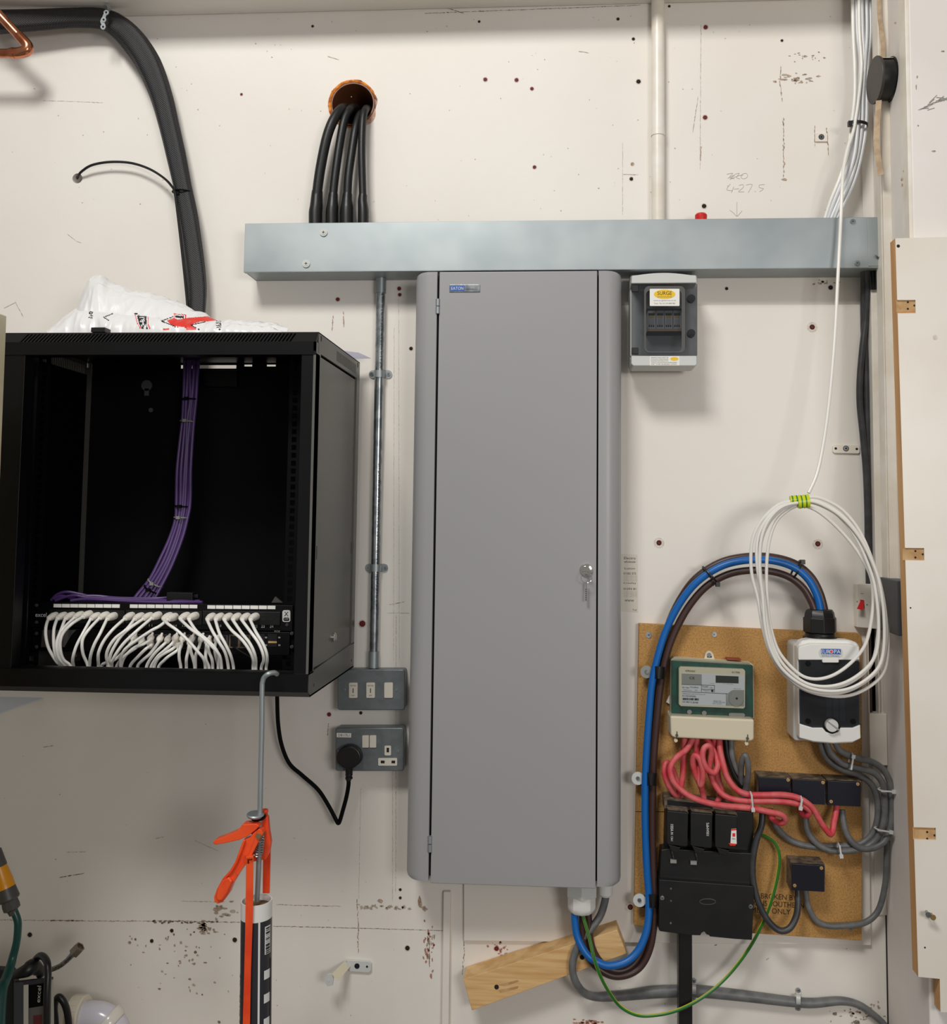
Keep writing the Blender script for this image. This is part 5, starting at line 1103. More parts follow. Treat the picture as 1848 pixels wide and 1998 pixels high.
for q, lab in reds:
    mb = MB(); mb.tpx(q, 5.6, n=12, sub=7); tag(obj('meter_tail', mb, M['redcab']), lab, 'cable', 'red cables below the meter')
for i, (q, m_, r, lab) in enumerate([([(1416, 1440, .056), (1420, 1475, .058), (1432, 1510, .058), (1445, 1530, .056), (1452, 1545, .05)], 'blackplastic', 5.5, 'black cable just right of the red ones under the meter'),
                     ([(1427, 1440, .06), (1429, 1475, .062), (1440, 1505, .062), (1452, 1522, .06), (1460, 1545, .055)], 'greycab', 5.5, 'grey cable curving down from the right side of the meter'),
                     ([(1448, 1540, .05), (1446, 1510, .066), (1448, 1485, .082), (1454, 1474, .09), (1459, 1486, .088), (1460, 1510, .08), (1456, 1535, .064), (1450, 1560, .05)], 'greycab', 5.6, 'short grey cable loop standing up below the right end of the meter'),
                     ([(1488, 1585, .05), (1486, 1610, .055), (1476, 1640, .058), (1469, 1680, .06), (1470, 1720, .062), (1480, 1760, .066), (1498, 1795, .07), (1520, 1815, .072), (1540, 1812, .072), (1553, 1790, .066), (1557, 1765, .06), (1557, 1735, .05)], 'dgreycab', 6, 'dark grey cable hanging in a deep loop to the lone terminal block')]):
    mb = MB(); mb.tpx(q, r, n=12, sub=7); tag(obj('power_lead', mb, M[m_]), lab, 'cable')
# ---- grey cables on the right
gr = [([(1612, 1445, .07), (1622, 1470, .07), (1645, 1490, .07), (1680, 1500, .065), (1705, 1508, .06), (1722, 1528, .055), (1727, 1560, .052), (1725, 1600, .052), (1715, 1630, .052), (1695, 1650, .052), (1665, 1659, .052), (1625, 1660, .052), (1600, 1650, .052), (1582, 1632, .052), (1573, 1610, .05), (1573, 1580, .045)], 6, 'inner grey cable from the isolator looping back to the middle terminal block'),
      ([(1600, 1445, .06), (1612, 1478, .056), (1640, 1500, .054), (1675, 1512, .052), (1700, 1530, .048), (1712, 1560, .044), (1712, 1600, .042), (1700, 1630, .042), (1675, 1648, .042), (1640, 1650, .042), (1590, 1652, .044), (1555, 1645, .045), (1530, 1630, .045), (1512, 1608, .045), (1503, 1580, .045)], 6, 'lower grey cable from the isolator looping back to the leftmost terminal block'),
      ([(1628, 1445, .075), (1640, 1465, .075), (1668, 1478, .072), (1700, 1486, .066), (1724, 1502, .06), (1737, 1530, .054), (1740, 1570, .05), (1738, 1610, .05), (1727, 1640, .054), (1705, 1654, .056), (1680, 1655, .056), (1660, 1640, .056), (1648, 1615, .054), (1643, 1580, .048)], 6, 'outermost grey cable looping back to the rightmost terminal block'),
      ([(1731, 1640, .04), (1730, 1680, .036), (1728, 1720, .032), (1720, 1760, .03), (1708, 1785, .032), (1685, 1801, .036), (1650, 1806, .04), (1615, 1806, .042), (1592, 1795, .044), (1578, 1770, .046), (1573, 1745, .044), (1572, 1725, .042)], 5.5, 'long pale grey cable sweeping round from the cable bunch to the lone terminal block')]
for q, r, lab in gr:
    mb = MB(); mb.tpx(q, r, n=12, sub=7); tag(obj('grey_cable', mb, M['greycab']), lab, 'cable', 'grey cables right of the chipboard')
def wtie(x, y, d, L, an, lab, grp, m_='lgrey', w=3):
    ca, sa = math.cos(math.radians(an)), math.sin(math.radians(an)); c = P(x, y, d); u_ = Vector((ca, 0, -sa))*L*S(d); mb = MB()
    mb.tube([c+u_*math.cos(2*PI*i/24)+Vector((0, 1, 0))*min(.012, L*S(d)*.8)*math.sin(2*PI*i/24) for i in range(24)], w*.5*S(d), n=6, sub=1, closed=True)
    # flat front face of the tie and its head
    ax = Vector((sa, 0, ca)); f0 = c-Vector((0, .0115, 0)); k_ = S(d)
    mb.band([f0-u_*.9, f0+u_*.9], w*k_, .0012, axis=ax, sub=1)
    h = f0+u_*.75; mb.band([h-u_.normalized()*3.4*k_, h+u_.normalized()*3.4*k_], 6.5*k_, .004, axis=ax, sub=1)
    tag(obj('cable_tie', mb, M[m_]), lab, 'cable tie', grp)
wtie(1466, 1563, .098, 17, 85, 'white cable tie around three red cables, left of the terminal blocks', 'white cable ties')
wtie(1561, 1565, .094, 11, 100, 'white cable tie around the red cables where they start to drop', 'white cable ties')
wtie(1660, 1485, .074, 15, -80, 'white cable tie on grey cables just below the isolator', 'white cable ties')
wtie(1729, 1541, .058, 14, 2, 'white cable tie across the upright grey cables, upper one', 'white cable ties')
wtie(1723, 1618, .056, 15, 8, 'white cable tie across the upright grey cables, lower one', 'white cable ties')
wtie(1637, 1657, .058, 12, 82, 'white cable tie under the lowest grey cable loop', 'white cable ties')

# ---- glands below the cabinet, grey supply cable, earth
gx = P(1135, 1750, .065)
g1 = thing('cable_gland', 'large white plastic gland under the cabinet holding blue and brown cables', 'gland', (gx.x, gx.y, P(1135, 1781, .065).z))
mb = MB(); zt_ = cz0+.003; mb.lathe((gx.x, gx.y, P(1135, 1745, .065).z), (0, 0, 1), [(0, .033), (zt_-P(1135, 1745, .065).z, .033)], 6); obj('locknut', mb, M['lgrey'], g1, bevel=.001)
mb = MB(); z0 = P(1135, 1778, .065).z; z1 = P(1135, 1745, .065).z; mb.lathe((gx.x, gx.y, z0), (0, 0, 1), [(0, .018), (0, .023), (.006, .0275), (.012, .0285), (z1-z0, .0285)], 10); obj('cap', mb, M['white'], g1)
gx2 = P(1182, 1740, .05); mb = MB(); z0 = P(1182, 1748, .05).z; mb.lathe((gx2.x, gx2.y, z0), (0, 0, 1), [(0, .008), (0, .011), (.004, .014), (cz0+.003-z0, .015)], 18)
tag(obj('cable_gland', mb, M['white']), 'small white gland under the cabinet holding the grey cable', 'gland')
mb = MB(); mb.tpx([(1182, 1735, .05), (1181, 1755, .05), (1172, 1785, .052), (1155, 1810, .060), (1136, 1833, .064), (1122, 1860, .066), (1117, 1888, .066), (1123, 1915, .062), (1140, 1937, .040), (1165, 1945, .018), (1210, 1943, .011), (1290, 1935, .011), (1360, 1934, .011), (1450, 1943, .011), (1550, 1955, .011), (1590, 1957, .011), (1640, 1953, .011), (1675, 1960, .011), (1705, 1980, .012), (1730, 2005, .014), (1750, 2040, .016)], [7, 7, 7, 7, 7, 7, 7, 7, 7, 7.5, 9, 11, 11, 10, 9, 8.5, 7.5, 6.5, 6, 6, 6], n=14, sub=6)
tag(obj('grey_cable', mb, M['greycab']), 'thick grey cable from small gland running right along the bottom of the wall', 'cable')
for i, (x, y) in enumerate(((1354, 1931), (1558, 1950))):
    t = thing('cable_clip', 'white saddle clip over the bottom grey cable, %s' % ('beside the black duct' if i == 0 else 'right of the green and yellow wire'), 'clip', tuple(P(x, y+18, 0)), 'white saddles on the bottom grey cable')
    mb = MB(); mb.band([P(x, y-17, .002), P(x, y-10, .006), P(x, y-6, .022), P(x, y+8, .022), P(x, y+13, .006), P(x, y+17, .002)], .0085, .0015, axis=(1, 0, 0), sub=4); obj('strap', mb, M['lgrey'], t)
    screw(t, x, y-17, 4.2, .003); screw(t, x, y+18, 4.2, .003)
mb = MB(); mb.tpx([(1134, 1772, .074), (1140, 1795, .078), (1150, 1830, .084), (1160, 1872, .092), (1172, 1905, .090), (1190, 1938, .08), (1212, 1965, .066), (1245, 1981, .066), (1285, 1980, .068), (1322, 1971, .07), (1358, 1954, .07), (1395, 1928, .06), (1430, 1893, .05), (1462, 1850, .046), (1485, 1808, .046), (1503, 1765, .05), (1517, 1712, .05), (1521, 1670, .048), (1512, 1645, .046), (1495, 1632, .045), (1478, 1628, .04)], 3.1, n=10, sub=7, stripe=(0, 1))
tag(obj('earth_wire', mb, [M['green'], M['yellow']]), 'green and yellow striped earth wire looping from the large gland to the chipboard', 'wire')
# ---- timber batten
mb = MB(); w = [P(x, y, .055) for x, y in ((904, 1911), (1205, 1814), (1223, 1861), (921, 1972))]
mb.poly([(p.x, p.z) for p in w], -.055, -.001)
tb = obj('timber_batten', mb, M['pine'], bevel=.0012); tag(tb, 'short sloping piece of bare pine screwed to the wall below the cabinet', 'timber')
for (x, y) in ((969, 1926), (1136, 1868)):
    mb = MB(); mb.disc(x, y, 4.4, .054, .0556, n=12); obj('screw_hole', mb, M['hole'], tb)
mb = MB(); mb.ppx([(972, 1932), (1012, 1924), (1010, 1929), (976, 1937)], .0545, .0554); mb.ppx([(972, 1922), (1010, 1912), (1013, 1915), (985, 1924)], .0545, .0554); obj('chisel_mark', mb, M['recess'], tb)
# ---- sticker and brackets on the wall
mb = MB(); mb.ppx([(1190, 1080), (1244, 1082), (1245, 1194), (1190, 1192)], .0094, .0099, 0)
for s_, y, w_, h in (('Electro', 1089, 22, 6), ('wholesale', 1096, 22, 5), ('Luton', 1109, 20, 4.5), ('01582 572', 1119, 24, 5), ('Crawley', 1138, 24, 5), ('01293 81', 1149, 24, 5)): text(mb, s_, 1229, y, .0102, w=w_, h=h*.8, mi=1)
for y in (1124, 1127, 1130, 1133, 1155, 1158, 1161, 1164): text(mb, 'orders taken by', 1230, y, .0102, w=26, h=1.2, mi=2)
text(mb, 'www', 1228, 1172, .0102, w=18, h=4, mi=2); text(mb, 'Tel', 1238, 1190, .0102, w=8, h=3, mi=2)
tag(obj('sticker', mb, [mat('clear_sticker', (222, 214, 198), .4), M['print'], M['greyprint']]), 'narrow printed sticker on the wall right of the grey cabinet, above chipboard', 'sticker')
def wallplate(lab, pts, d0, d1, holes, big):
    mb = MB(); mb.ppx(pts, d0, d1, 0)
    o = obj('hinge_plate', mb, M['paintwhite'], bevel=.001); tag(o, lab, 'plate')
    mb = MB(); mb.disc(*big, 5.5, d1, d1+.0006, 1, n=18); mb.disc(*big, 4.2, d1, d1+.0012, 0, n=16); mb.disc(*big, 1.8, d1, d1+.0016, 1, n=8); obj('screw', mb, [M['steel'], M['gap']], o)
    for q in holes: mb = MB(); mb.disc(*q, 2.4, d1-.001, d1+.0005, n=10); obj('screw_hole', mb, M['hole'], o)
wallplate('small square painted plate with a screw on the upper wall left of the white cables', [(1591, 259), (1615, 259), (1615, 276), (1591, 276)], 0, .004, [], (1603, 267))
wallplate('white oblong hinge plate with central screw on the wall below the hanging white cable', [(1625, 871), (1628, 868), (1676, 868), (1678, 871), (1678, 883), (1675, 885), (1628, 884), (1625, 881)], .009, .0135, [(1631, 875), (1672, 876)], (1651, 875))
K = lambda x, y: (600+x/6.16, 1780+y/6.16)
br = thing('wall_bracket', 'bent off-white metal hinge bracket low on the wall right of the sealant gun', 'bracket', tuple(P(690, 1905, 0)))
mb = MB(); mb.ppx([K(470, 575), K(740, 590), K(768, 620), K(765, 700), K(735, 728), K(500, 712), K(480, 660)], 0, .006); obj('base_plate', mb, M['lgrey'], br, bevel=.001)
w1 = [K(440, 600), K(480, 580), K(520, 640), K(470, 720)]
mb = MB(); a = [P(*K(445, 590), .006), P(*K(520, 650), .006), P(*K(370, 830), .05), P(*K(290, 745), .05)]; mb.add(a+[p+Vector((0, .004, 0)) for p in a], [(0, 1, 2, 3), (7, 6, 5, 4), (0, 4, 5, 1), (1, 5, 6, 2), (2, 6, 7, 3), (3, 7, 4, 0)]); obj('arm', mb, M['cream'], br, bevel=.001)
mb = MB(); mb.disc(*K(455, 645), 5, .006, .010, n=16); obj('rivet', mb, M['lgrey'], br)
mb = MB(); mb.disc(*K(595, 648), 5, .006, .0068, n=12); mb.disc(*K(715, 655), 2, .006, .0068, n=10); obj('screw', mb, M['gap'], br)
mb = MB(); mb.ppx([K(290, 745), K(310, 800), K(300, 880), K(240, 890), K(210, 850), K(205, 790), K(240, 750)], .046, .052); mb.disc(*K(250, 822), 3, .052, .0525, 0, n=10); obj('end_plate', mb, M['lgrey'], br, bevel=.001)
# vertical batten strip by the bottom left of the batten (painted board joint) and paper scrap by the rack
mb = MB(); mb.box(P(863, 1900, .012).x, P(877, 1900, .012).x, -.012, 0, .2, P(870, 1740, .012).z); tag(obj('wall_conduit', mb, M['wall'], bevel=.002), 'white painted flat strip running down the wall under the cabinet', 'conduit')
mb = MB(); mb.add([P(668, 684, .06), P(700, 688, .05), P(724, 699, .035), P(690, 700, .06), P(670, 700, .08)]+[P(668, 684.6, .06), P(700, 688.6, .05), P(724, 699.5, .035), P(690, 700.6, .06), P(670, 700.6, .08)], [(0, 1, 2, 3, 4), (9, 8, 7, 6, 5), (0, 5, 6, 1), (1, 6, 7, 2), (2, 7, 8, 3), (3, 8, 9, 4), (4, 9, 5, 0)]); tag(obj('paper_scrap', mb, M['lavender']), 'small lavender paper corner poking out behind the rack top right corner', 'paper')

# ================================================================== WHITE DATA CABLES AND COIL
wc_ = [([(1664, -40, .04), (1665, 60, .04), (1668, 130, .04), (1668, 190, .042), (1662, 243, .045), (1654, 300, .045), (1640, 345, .045), (1622, 390, .04), (1609, 430, .036)], 'leftmost'),
       ([(1672, -40, .046), (1673, 60, .046), (1679, 120, .046), (1676, 190, .048), (1670, 243, .05), (1662, 300, .05), (1645, 350, .05), (1628, 392, .046), (1615, 430, .042)], 'second from left'),
       ([(1681, -40, .05), (1683, 60, .05), (1686, 110, .05), (1679, 160, .05), (1674, 243, .056), (1668, 300, .056), (1655, 345, .052), (1637, 390, .046), (1620, 430, .042)], 'third from left'),
       ([(1690, -40, .05), (1692, 60, .05), (1688, 120, .05), (1684, 180, .05), (1682, 243, .05), (1674, 300, .05), (1660, 350, .05), (1640, 395, .046), (1625, 430, .04)], 'fourth from left'),
       ([(1697, -40, .045), (1699, 60, .045), (1694, 110, .045), (1692, 150, .045), (1690, 243, .045), (1681, 300, .045), (1668, 350, .045), (1648, 395, .042), (1630, 430, .038)], 'rightmost')]
for q, nm in wc_:
    mb = MB(); mb.tpx(q, 3.9, n=10, sub=7); tag(obj('data_cable', mb, M['whitecab2' if nm != 'leftmost' else 'whitecab']), 'white cable dropping from the top into the trunking, %s in the bunch' % nm, 'cable', 'white cables dropping to the trunking')
mb = MB(); c = P(1674, 243, .05)
ring = [c+Vector((.0195*math.cos(2*PI*i/26), .014*math.sin(2*PI*i/26), -.0195*math.cos(2*PI*i/26)*.12)) for i in range(26)]
mb.band(ring+[ring[0]], .0065, .0012, axis=(0, 0, 1), sub=1); a = P(1659, 241, .065); mb.box(a.x-.004, a.x+.004, a.y-.003, a.y+.006, a.z-.005, a.z+.005)
tag(obj('cable_tie', mb, M['blackplastic']), 'black cable tie around the bunch of white cables at upper right', 'cable tie')
cz = lambda x, y: (1400+x/4.44, 930+y/4.44)
outer = [(690, 215), (590, 225), (500, 260), (390, 370), (325, 500), (305, 650), (315, 850), (360, 1050), (390, 1300), (450, 1530), (570, 1720), (750, 1850), (1000, 1905), (1200, 1880), (1380, 1770), (1460, 1640), (1480, 1400), (1450, 1100), (1380, 800), (1250, 500), (1080, 300), (900, 205), (790, 185), (730, 200)]
inner = [(700, 250), (650, 270), (520, 370), (450, 520), (425, 700), (430, 900), (450, 1100), (480, 1300), (540, 1500), (640, 1640), (760, 1740), (900, 1760), (1050, 1710), (1200, 1590), (1300, 1440), (1345, 1200), (1350, 1000), (1320, 830), (1200, 600), (1050, 420), (900, 300), (790, 255), (740, 245)]
N = 64
def lift(pts, d): return [P(*cz(*p), d) for p in pts]
ro, ri = resample(lift(outer, .17), N), resample(lift(inner, .17), N)
coil = thing('coiled_cable', 'white cable hanging from above into a loose taped coil in front of the isolator', 'cable coil', tuple(P(1562, 978, .17)))
hang = [P(1676, -40, .055), P(1677, 60, .055), P(1681, 140, .056), P(1668, 243, .062), P(1654, 290, .068), P(1646, 330, .08), P(1643, 372, .092), P(1641, 420, .098), P(1638, 480, .1), P(1634, 560, .11), P(1630, 640, .12), P(1624, 720, .13), P(1616, 800, .14), P(1606, 870, .15), P(1594, 925, .16), P(1578, 962, .168)]
for k, (t0, dd, off) in enumerate(((0.0, .160, (0, 0)), (0.42, .172, (2, 0)), (0.55, .164, (-1, 1)), (0.74, .176, (1, -1)), (0.66, .182, (3, 2)), (1.0, .17, (0, 0)))):
    q = []
    for i in range(N):
        p = ri[i].lerp(ro[i], t0); a = 2*PI*i/N
        wob = .0022*math.sin(a*2+k*1.7)+.0015*math.sin(a*3+k*2.9)
        p = p+Vector((wob, (.17-dd)*(.35+.65*math.sin(a/2)), .6*wob)); q.append(p)
    mb = MB(); mb.tube(q, .0031, n=10, sub=2); obj('cable_turn', mb, M['whitecab'], coil)
mb = MB(); mb.tube(hang, .0034, n=10, sub=6); obj('hanging_lead', mb, M['whitecab'], coil)
mb = MB(); c = P(1563, 978, .17); ax = Vector((1, 0, .10)).normalized(); up_ = Vector((-.10, 0, 1)).normalized()
for k in range(13):
    x0 = -.020+k*.0027
    rr_ = .0125 if k > 4 else .008; sh = .0 if k > 4 else .005
    n = 20; vs = []
    for xx in (x0, x0+.0027):
        for i in range(n):
            a = 2*PI*i/n; vs.append(c+ax*xx+up_*(sh-.001+rr_*math.cos(a)*(1+.04*math.sin(k*2.3)))+Vector((0, rr_*.75*math.sin(a), 0)))
    mb.add(vs, [(i, (i+1) % n, (i+1) % n+n, i+n) for i in range(n)]+[list(range(n)), list(range(2*n-1, n-1, -1))], 0 if (k % 3 != 1) else 1)
obj('tape_band', mb, [M['yelprint'] if 0 else mat('tape_yellow', (206, 214, 30), .35), mat('tape_green', (40, 130, 40), .35)], coil)

# ================================================================== REEL AND STRAPS ON THE PIER
rl = thing('strap_reel', 'black round strap reel hanging high on the pier side beside the white cables', 'reel', tuple(P(1725, 198, .15)))
ax = Vector((-1, -.04, -.03)).normalized(); c = P(1727, 156, .12)
mb = MB(); mb.lathe(c+ax*.016, ax, [(0, .045), (.004, .046), (.0055, .045), (.0056, .0)], 36); obj('front_flange', mb, mat('dull_dark_brown_plastic', (58, 52, 46), .5), rl)
mb = MB(); mb.lathe(c-ax*.014, ax, [(0, .0), (.0, .043), (.004, .044), (.006, .040), (.028, .040), (.030, .040)], 36); obj('drum', mb, M['blackplastic'], rl)
pts = [c-ax*.012+Vector((.002, 0, .046)), c+ax*.004+Vector((.006, -.012, .047)), c+ax*.012+Vector((.010, -.006, .044))]
mb = MB(); n = 16; vs = []
for j in range(2):
    for i in range(n+1):
        a = math.radians(60+70*i/n); u_ = ax.cross(Vector((0, 0, 1))).normalized(); w_ = Vector((0, 0, 1)); r_ = .0415+.003*noise.noise(Vector((i*.6, j*3, 0)))
        vs.append(c-ax*(.012-j*.024)+(u_*math.cos(a)+w_*math.sin(a))*r_)
mb.add(vs, [(i, i+1, n+2+i, n+1+i) for i in range(n)]); obj('dusty_tape', mb, M['spatter'], rl)
mb = MB(); mb.band([P(1716, -40, .12), P(1716, 20, .12), P(1720, 60, .12), P(1723, 90, .125), P(1722, 118, .13)], .009, .0012, axis=(1, -.5, 0), sub=6)
tag(obj('fabric_strap', mb, M['velcro']), 'beige fabric strap hanging down to the black reel from above', 'strap')
mb = MB(); mb.band([P(1715, 196, .13), P(1712, 240, .135), P(1710, 275, .14), P(1714, 310, .14), P(1719, 342, .14)], .011, .0012, axis=(1, -.5, 0), sub=6)
tag(obj('fabric_strap', mb, M['velcro']), 'loose beige strap end hanging below the black reel', 'strap')

# ================================================================== GREY CABLES AND BITS BY THE PIER
for i, (q, r, m_, lab) in enumerate([([(1693, 525, .05), (1694, 560, .03), (1690, 620, .02), (1683, 680, .018), (1678, 740, .018), (1678, 790, .018), (1684, 850, .018), (1690, 920, .018), (1693, 1000, .018), (1694, 1070, .018), (1696, 1140, .018)], 6.2, 'dgreycab', 'front dark grey cable running down the corner beside the cream trunking'),
                        ([(1686, 525, .045), (1686, 570, .02), (1686, 640, .012), (1690, 720, .010), (1692, 800, .010), (1694, 900, .010), (1698, 1000, .010), (1700, 1080, .010), (1701, 1140, .010)], 6.5, 'dgreycab', 'rear dark grey cable tucked behind the front one in the corner')]):
    mb = MB(); mb.tpx(q, r, n=12, sub=6); tag(obj('corner_cable', mb, M[m_]), lab, 'cable', 'dark grey cables in the corner')
for i, dx_ in enumerate((0, 6, 12)):
    mb = MB(); mb.tpx([(1696+dx_, 516, .05), (1697+dx_, 530, .05), (1699+dx_*.8, 545, .046), (1701+dx_*.6, 565, .04)], 2.6, n=8, sub=4)
    tag(obj('cable_end', mb, M['pvcblack']), 'short black cable stub under the right end of the steel trunking, %s of three' % ('left', 'middle', 'right')[i], 'cable', 'black stubs under the trunking end')
mb = MB()
for i in range(4): mb.band([P(1708+i*3, 497+i*2, .085), P(1716+i*3, 506+i*2, .082), P(1723+i*1.5, 516, .08), P(1723, 534, .075), P(1718, 556, .07)], .0035, .0009, axis=(.3, 1, 0), sub=4)
tag(obj('split_conduit', mb, M['braid']), 'crumpled split flexible conduit at the right end of the steel trunking', 'conduit')
mb = MB()
rs5 = random.Random(9)
for i in range(46):
    x, y = 1712+rs5.gauss(0, 6), 630+rs5.gauss(0, 17); r_ = rs5.uniform(1.5, 5); c = P(x, y, .02+rs5.uniform(0, .014)); k_ = S(0)*r_
    vs = [c+Vector((rs5.uniform(-1, 1), rs5.uniform(-1, 1), rs5.uniform(-1, 1))).normalized()*k_ for _ in range(6)]; mb.add(vs, [(0, 1, 2), (0, 2, 3), (0, 3, 4), (1, 2, 5), (2, 3, 5), (1, 4, 5)])
tag(obj('plaster_dirt', mb, mat('plaster_crumbs', (190, 180, 158), .95, col2=(132, 122, 100), scale=150)), 'lump of crumbly plaster dirt stuck on the cream corner trunking', 'dirt', kind='stuff')
# switched unit
su = thing('fused_switch', 'white switch with small red toggle on the wall behind the coil, dark sided box', 'switch', (P(1690, 1225, .03).x, 0, P(1690, 1225, .03).z))
mb = MB(); mb.ppx([(1672, 1139), (1716, 1140), (1718, 1228), (1672, 1224)], .0092, .03); obj('face_plate', mb, M['panelwhite'], su, bevel=.0015)
mb = MB(); mb.ppx([(1679, 1170), (1686, 1171), (1687, 1187), (1679, 1189)], .03, .0315); mb.add([P(1680, 1171, .031), P(1686, 1172, .031), P(1686, 1188, .031), P(1680, 1186, .031), P(1672, 1188, .048), P(1684, 1190, .046)], [(0, 1, 2, 3), (3, 2, 5, 4), (0, 3, 4), (0, 4, 5, 1), (1, 5, 2)]); obj('toggle', mb, M['redplast'], su)
mb = MB(); text(mb, 'ON', 1682, 1158, .0303, w=6, h=2); mb.disc(1672.5, 1174, 1, .0298, .0304, n=8); mb.disc(1692, 1180, 1.2, .0298, .0304, n=8); obj('lettering', mb, M['greyprint'], su)
x_ = XC
mb = MB(); mb.box(XC-.028, XC-.0005, -.185, -.075, P(1748, 1241, .185).z, P(1748, 1133, .185).z); tag(obj('grey_box', mb, mat('dark_grey_case', (62, 64, 68), .45), bevel=.002), 'dark grey box fixed to the pier side, half hidden by the board edge', 'box')
mb = MB(); mb.box(XC-.030, XC-.006, -.075, -.03, P(1722, 1150, .06).z, P(1722, 1137, .06).z); tag(obj('torn_filler', mb, M['label'], bevel=.003), 'torn scrap of white material on top of the grey box', 'scrap')
mb = MB(); a, b = P(1693, 1226, .02), P(1712, 1391, .02)
t = thing('open_trunking', 'open length of plastic trunking with dark inside below the red switch', 'trunking', ((a.x+b.x)/2, 0, b.z))
x0, x1 = P(1693, 1300, .02).x, min(XC-.001, P(1714, 1300, .02).x)
mb = MB(); mb.box(x0, x0+.0015, -.024, -.0005, b.z, a.z); mb.box(x1-.0015, x1, -.024, -.0005, b.z, a.z); obj('channel_side', mb, M['panelwhite'], t)
mb = MB(); mb.box(x0+.0015, x1-.0015, -.004, -.0005, b.z, a.z); obj('channel_back', mb, M['blackmatt'], t)
mb = MB(); mb.box(x0+.003, x0+.010, -.016, -.005, b.z, a.z); obj('cable_inside', mb, M['browncab'], t, bevel=.002)
mb = MB(); mb.box(x0, XC-.0005, -.026, -.0005, P(1710, 1492, .02).z, b.z-.0005); tag(obj('cable_trunking', mb, M['panelwhite'], bevel=.0015), 'short white lidded trunking below the open dark trunking at the corner', 'trunking')

# ================================================================== WHITE BOARD WITH HINGE RECESSES
WD0, WD1 = PD+.001, PD+.029
bl_, br_ = P(1746, 470, WD1), P(1787, 1900, WD1)
lxt, lxb = P(1747, 465, WD1), P(1792, 1906, WD1)
rx = P(1990, 1000, WD1).x
stp = P(1834, 1913, WD1); zb2 = P(1840, 1975, WD1).z
fb = thing('hinged_board', 'white faced board with raw wood edge and three hinge cut-outs at the right', 'board', (lxb.x+.2, -PD, zb2))
mb = MB(); mb.poly([(lxt.x, lxt.z), (rx, lxt.z+.004), (rx, zb2), (stp.x, zb2), (stp.x, lxb.z-.002), (lxb.x, lxb.z)], -WD1, -WD0, 0)
bo = obj('panel', mb, [M['panelwhite'], M['mdf']], fb)
for p in bo.data.polygons:
    if p.normal.x < -.5: p.material_index = 1
c_ = MB()
for (x0, y0, x1, y1) in ((1744, 583, 1791, 609), (1756, 1069, 1808, 1094), (1778, 1617, 1831, 1643)): c_.bpx(x0-14, y0, x1, y1, WD1-.004, WD1+.01)
cut(bo, c_)
me = bo.data
for p in me.polygons:
    c = p.center+rootloc(bo)
    if abs(p.normal.y) > .5 and abs(c.y+WD1-.004) < .0006: p.material_index = 1
me.materials[1] = M['mdf']
for (x0, y0, x1, y1) in ((1748, 583, 1791, 609), (1760, 1069, 1808, 1094), (1783, 1617, 1831, 1643)):
    mb = MB(); mb.bpx(x0+1, y0+1, x1-.5, y1-.5, WD1-.0045, WD1-.0032); rc = obj('hinge_recess', mb, M['recess'], fb)
    for (u_, v) in ((.55, .25), (.55, .75), (.85, .5)):
        mb = MB(); mb.disc(x0+(x1-x0)*u_, y0+(y1-y0)*v, 2, WD1-.0035, WD1-.0028, n=9); obj('screw_hole', mb, M['hole'], rc)
for (x, y, r) in ((1753, 480, 3.2), (1825, 658, 5), (1777, 1186, 1.5), (1805, 1849, 1.6)):
    mb = MB(); mb.disc(x, y, r, WD1-.001, WD1+.0004, n=12); obj('screw_hole', mb, M['hole'] if r != 5 else M['ring'], fb)
for (x, y, dx_) in ((1808, 1778, 5), (1817, 1783, -3)):
    mb = MB(); a = P(x, y, WD1); mb.cyl(a, a+Vector((-.003, -.016, .001)), .0022, n=10); mb.lathe(a+Vector((-.003, -.016, .001)), (-.15, -1, 0), [(0, .0026), (.002, .005), (.003, .0045)], 12)
    obj('loose_screw', mb, M['steel'] if dx_ > 0 else mat('brass_screw', (170, 140, 90), .4, .8), fb)
mb = MB(); mb.tube([P(x, y, PD+.0015) for x, y in ((1770+70, 190), (1815, 205), (1792, 214))], .0004, n=5, sub=3)
for _ in range(16): 
    x = rs.uniform(1792, 1850); a = P(x, 214-(x-1792)*.42+rs.gauss(0, 4), PD+.0006); b = a+Vector((.02*rs.uniform(.5, 1), 0, .012*rs.uniform(-.2, 1.2))); mb.tube([a, b], .0006, n=4, sub=1)
fl = MB()
def pf(x, y, rx_, ry_):
    n = 7; w = [P(x+rx_*rs.uniform(.5, 1.1)*math.cos(2*PI*i/n), y+ry_*rs.uniform(.5, 1.1)*math.sin(2*PI*i/n), PD+.0006) for i in range(n)]; fl.add(w, [list(range(n))])
for (x, y, a, b) in ((1760, 350, 4, 5), (1761, 362, 3, 6), (1763, 334, 2, 3), (1790, 150, 1.5, 3), (1788, 170, 1.5, 7), (1822, 295, 5, 2), (1840, 100, 5, 2), (1747, 45, 3, 4), (1792, 245, 2, 2), (1806, 1860, 3, 2)): pf(x, y, a, b)
wr = bpy.data.objects['wall_right']
o = obj('paint_scuff', fl, M['dirt'], wr); o['kind'] = 'stuff'
o = obj('cobweb', mb, mat('dusty_web', (150, 146, 138), .9), wr); o['kind'] = 'stuff'

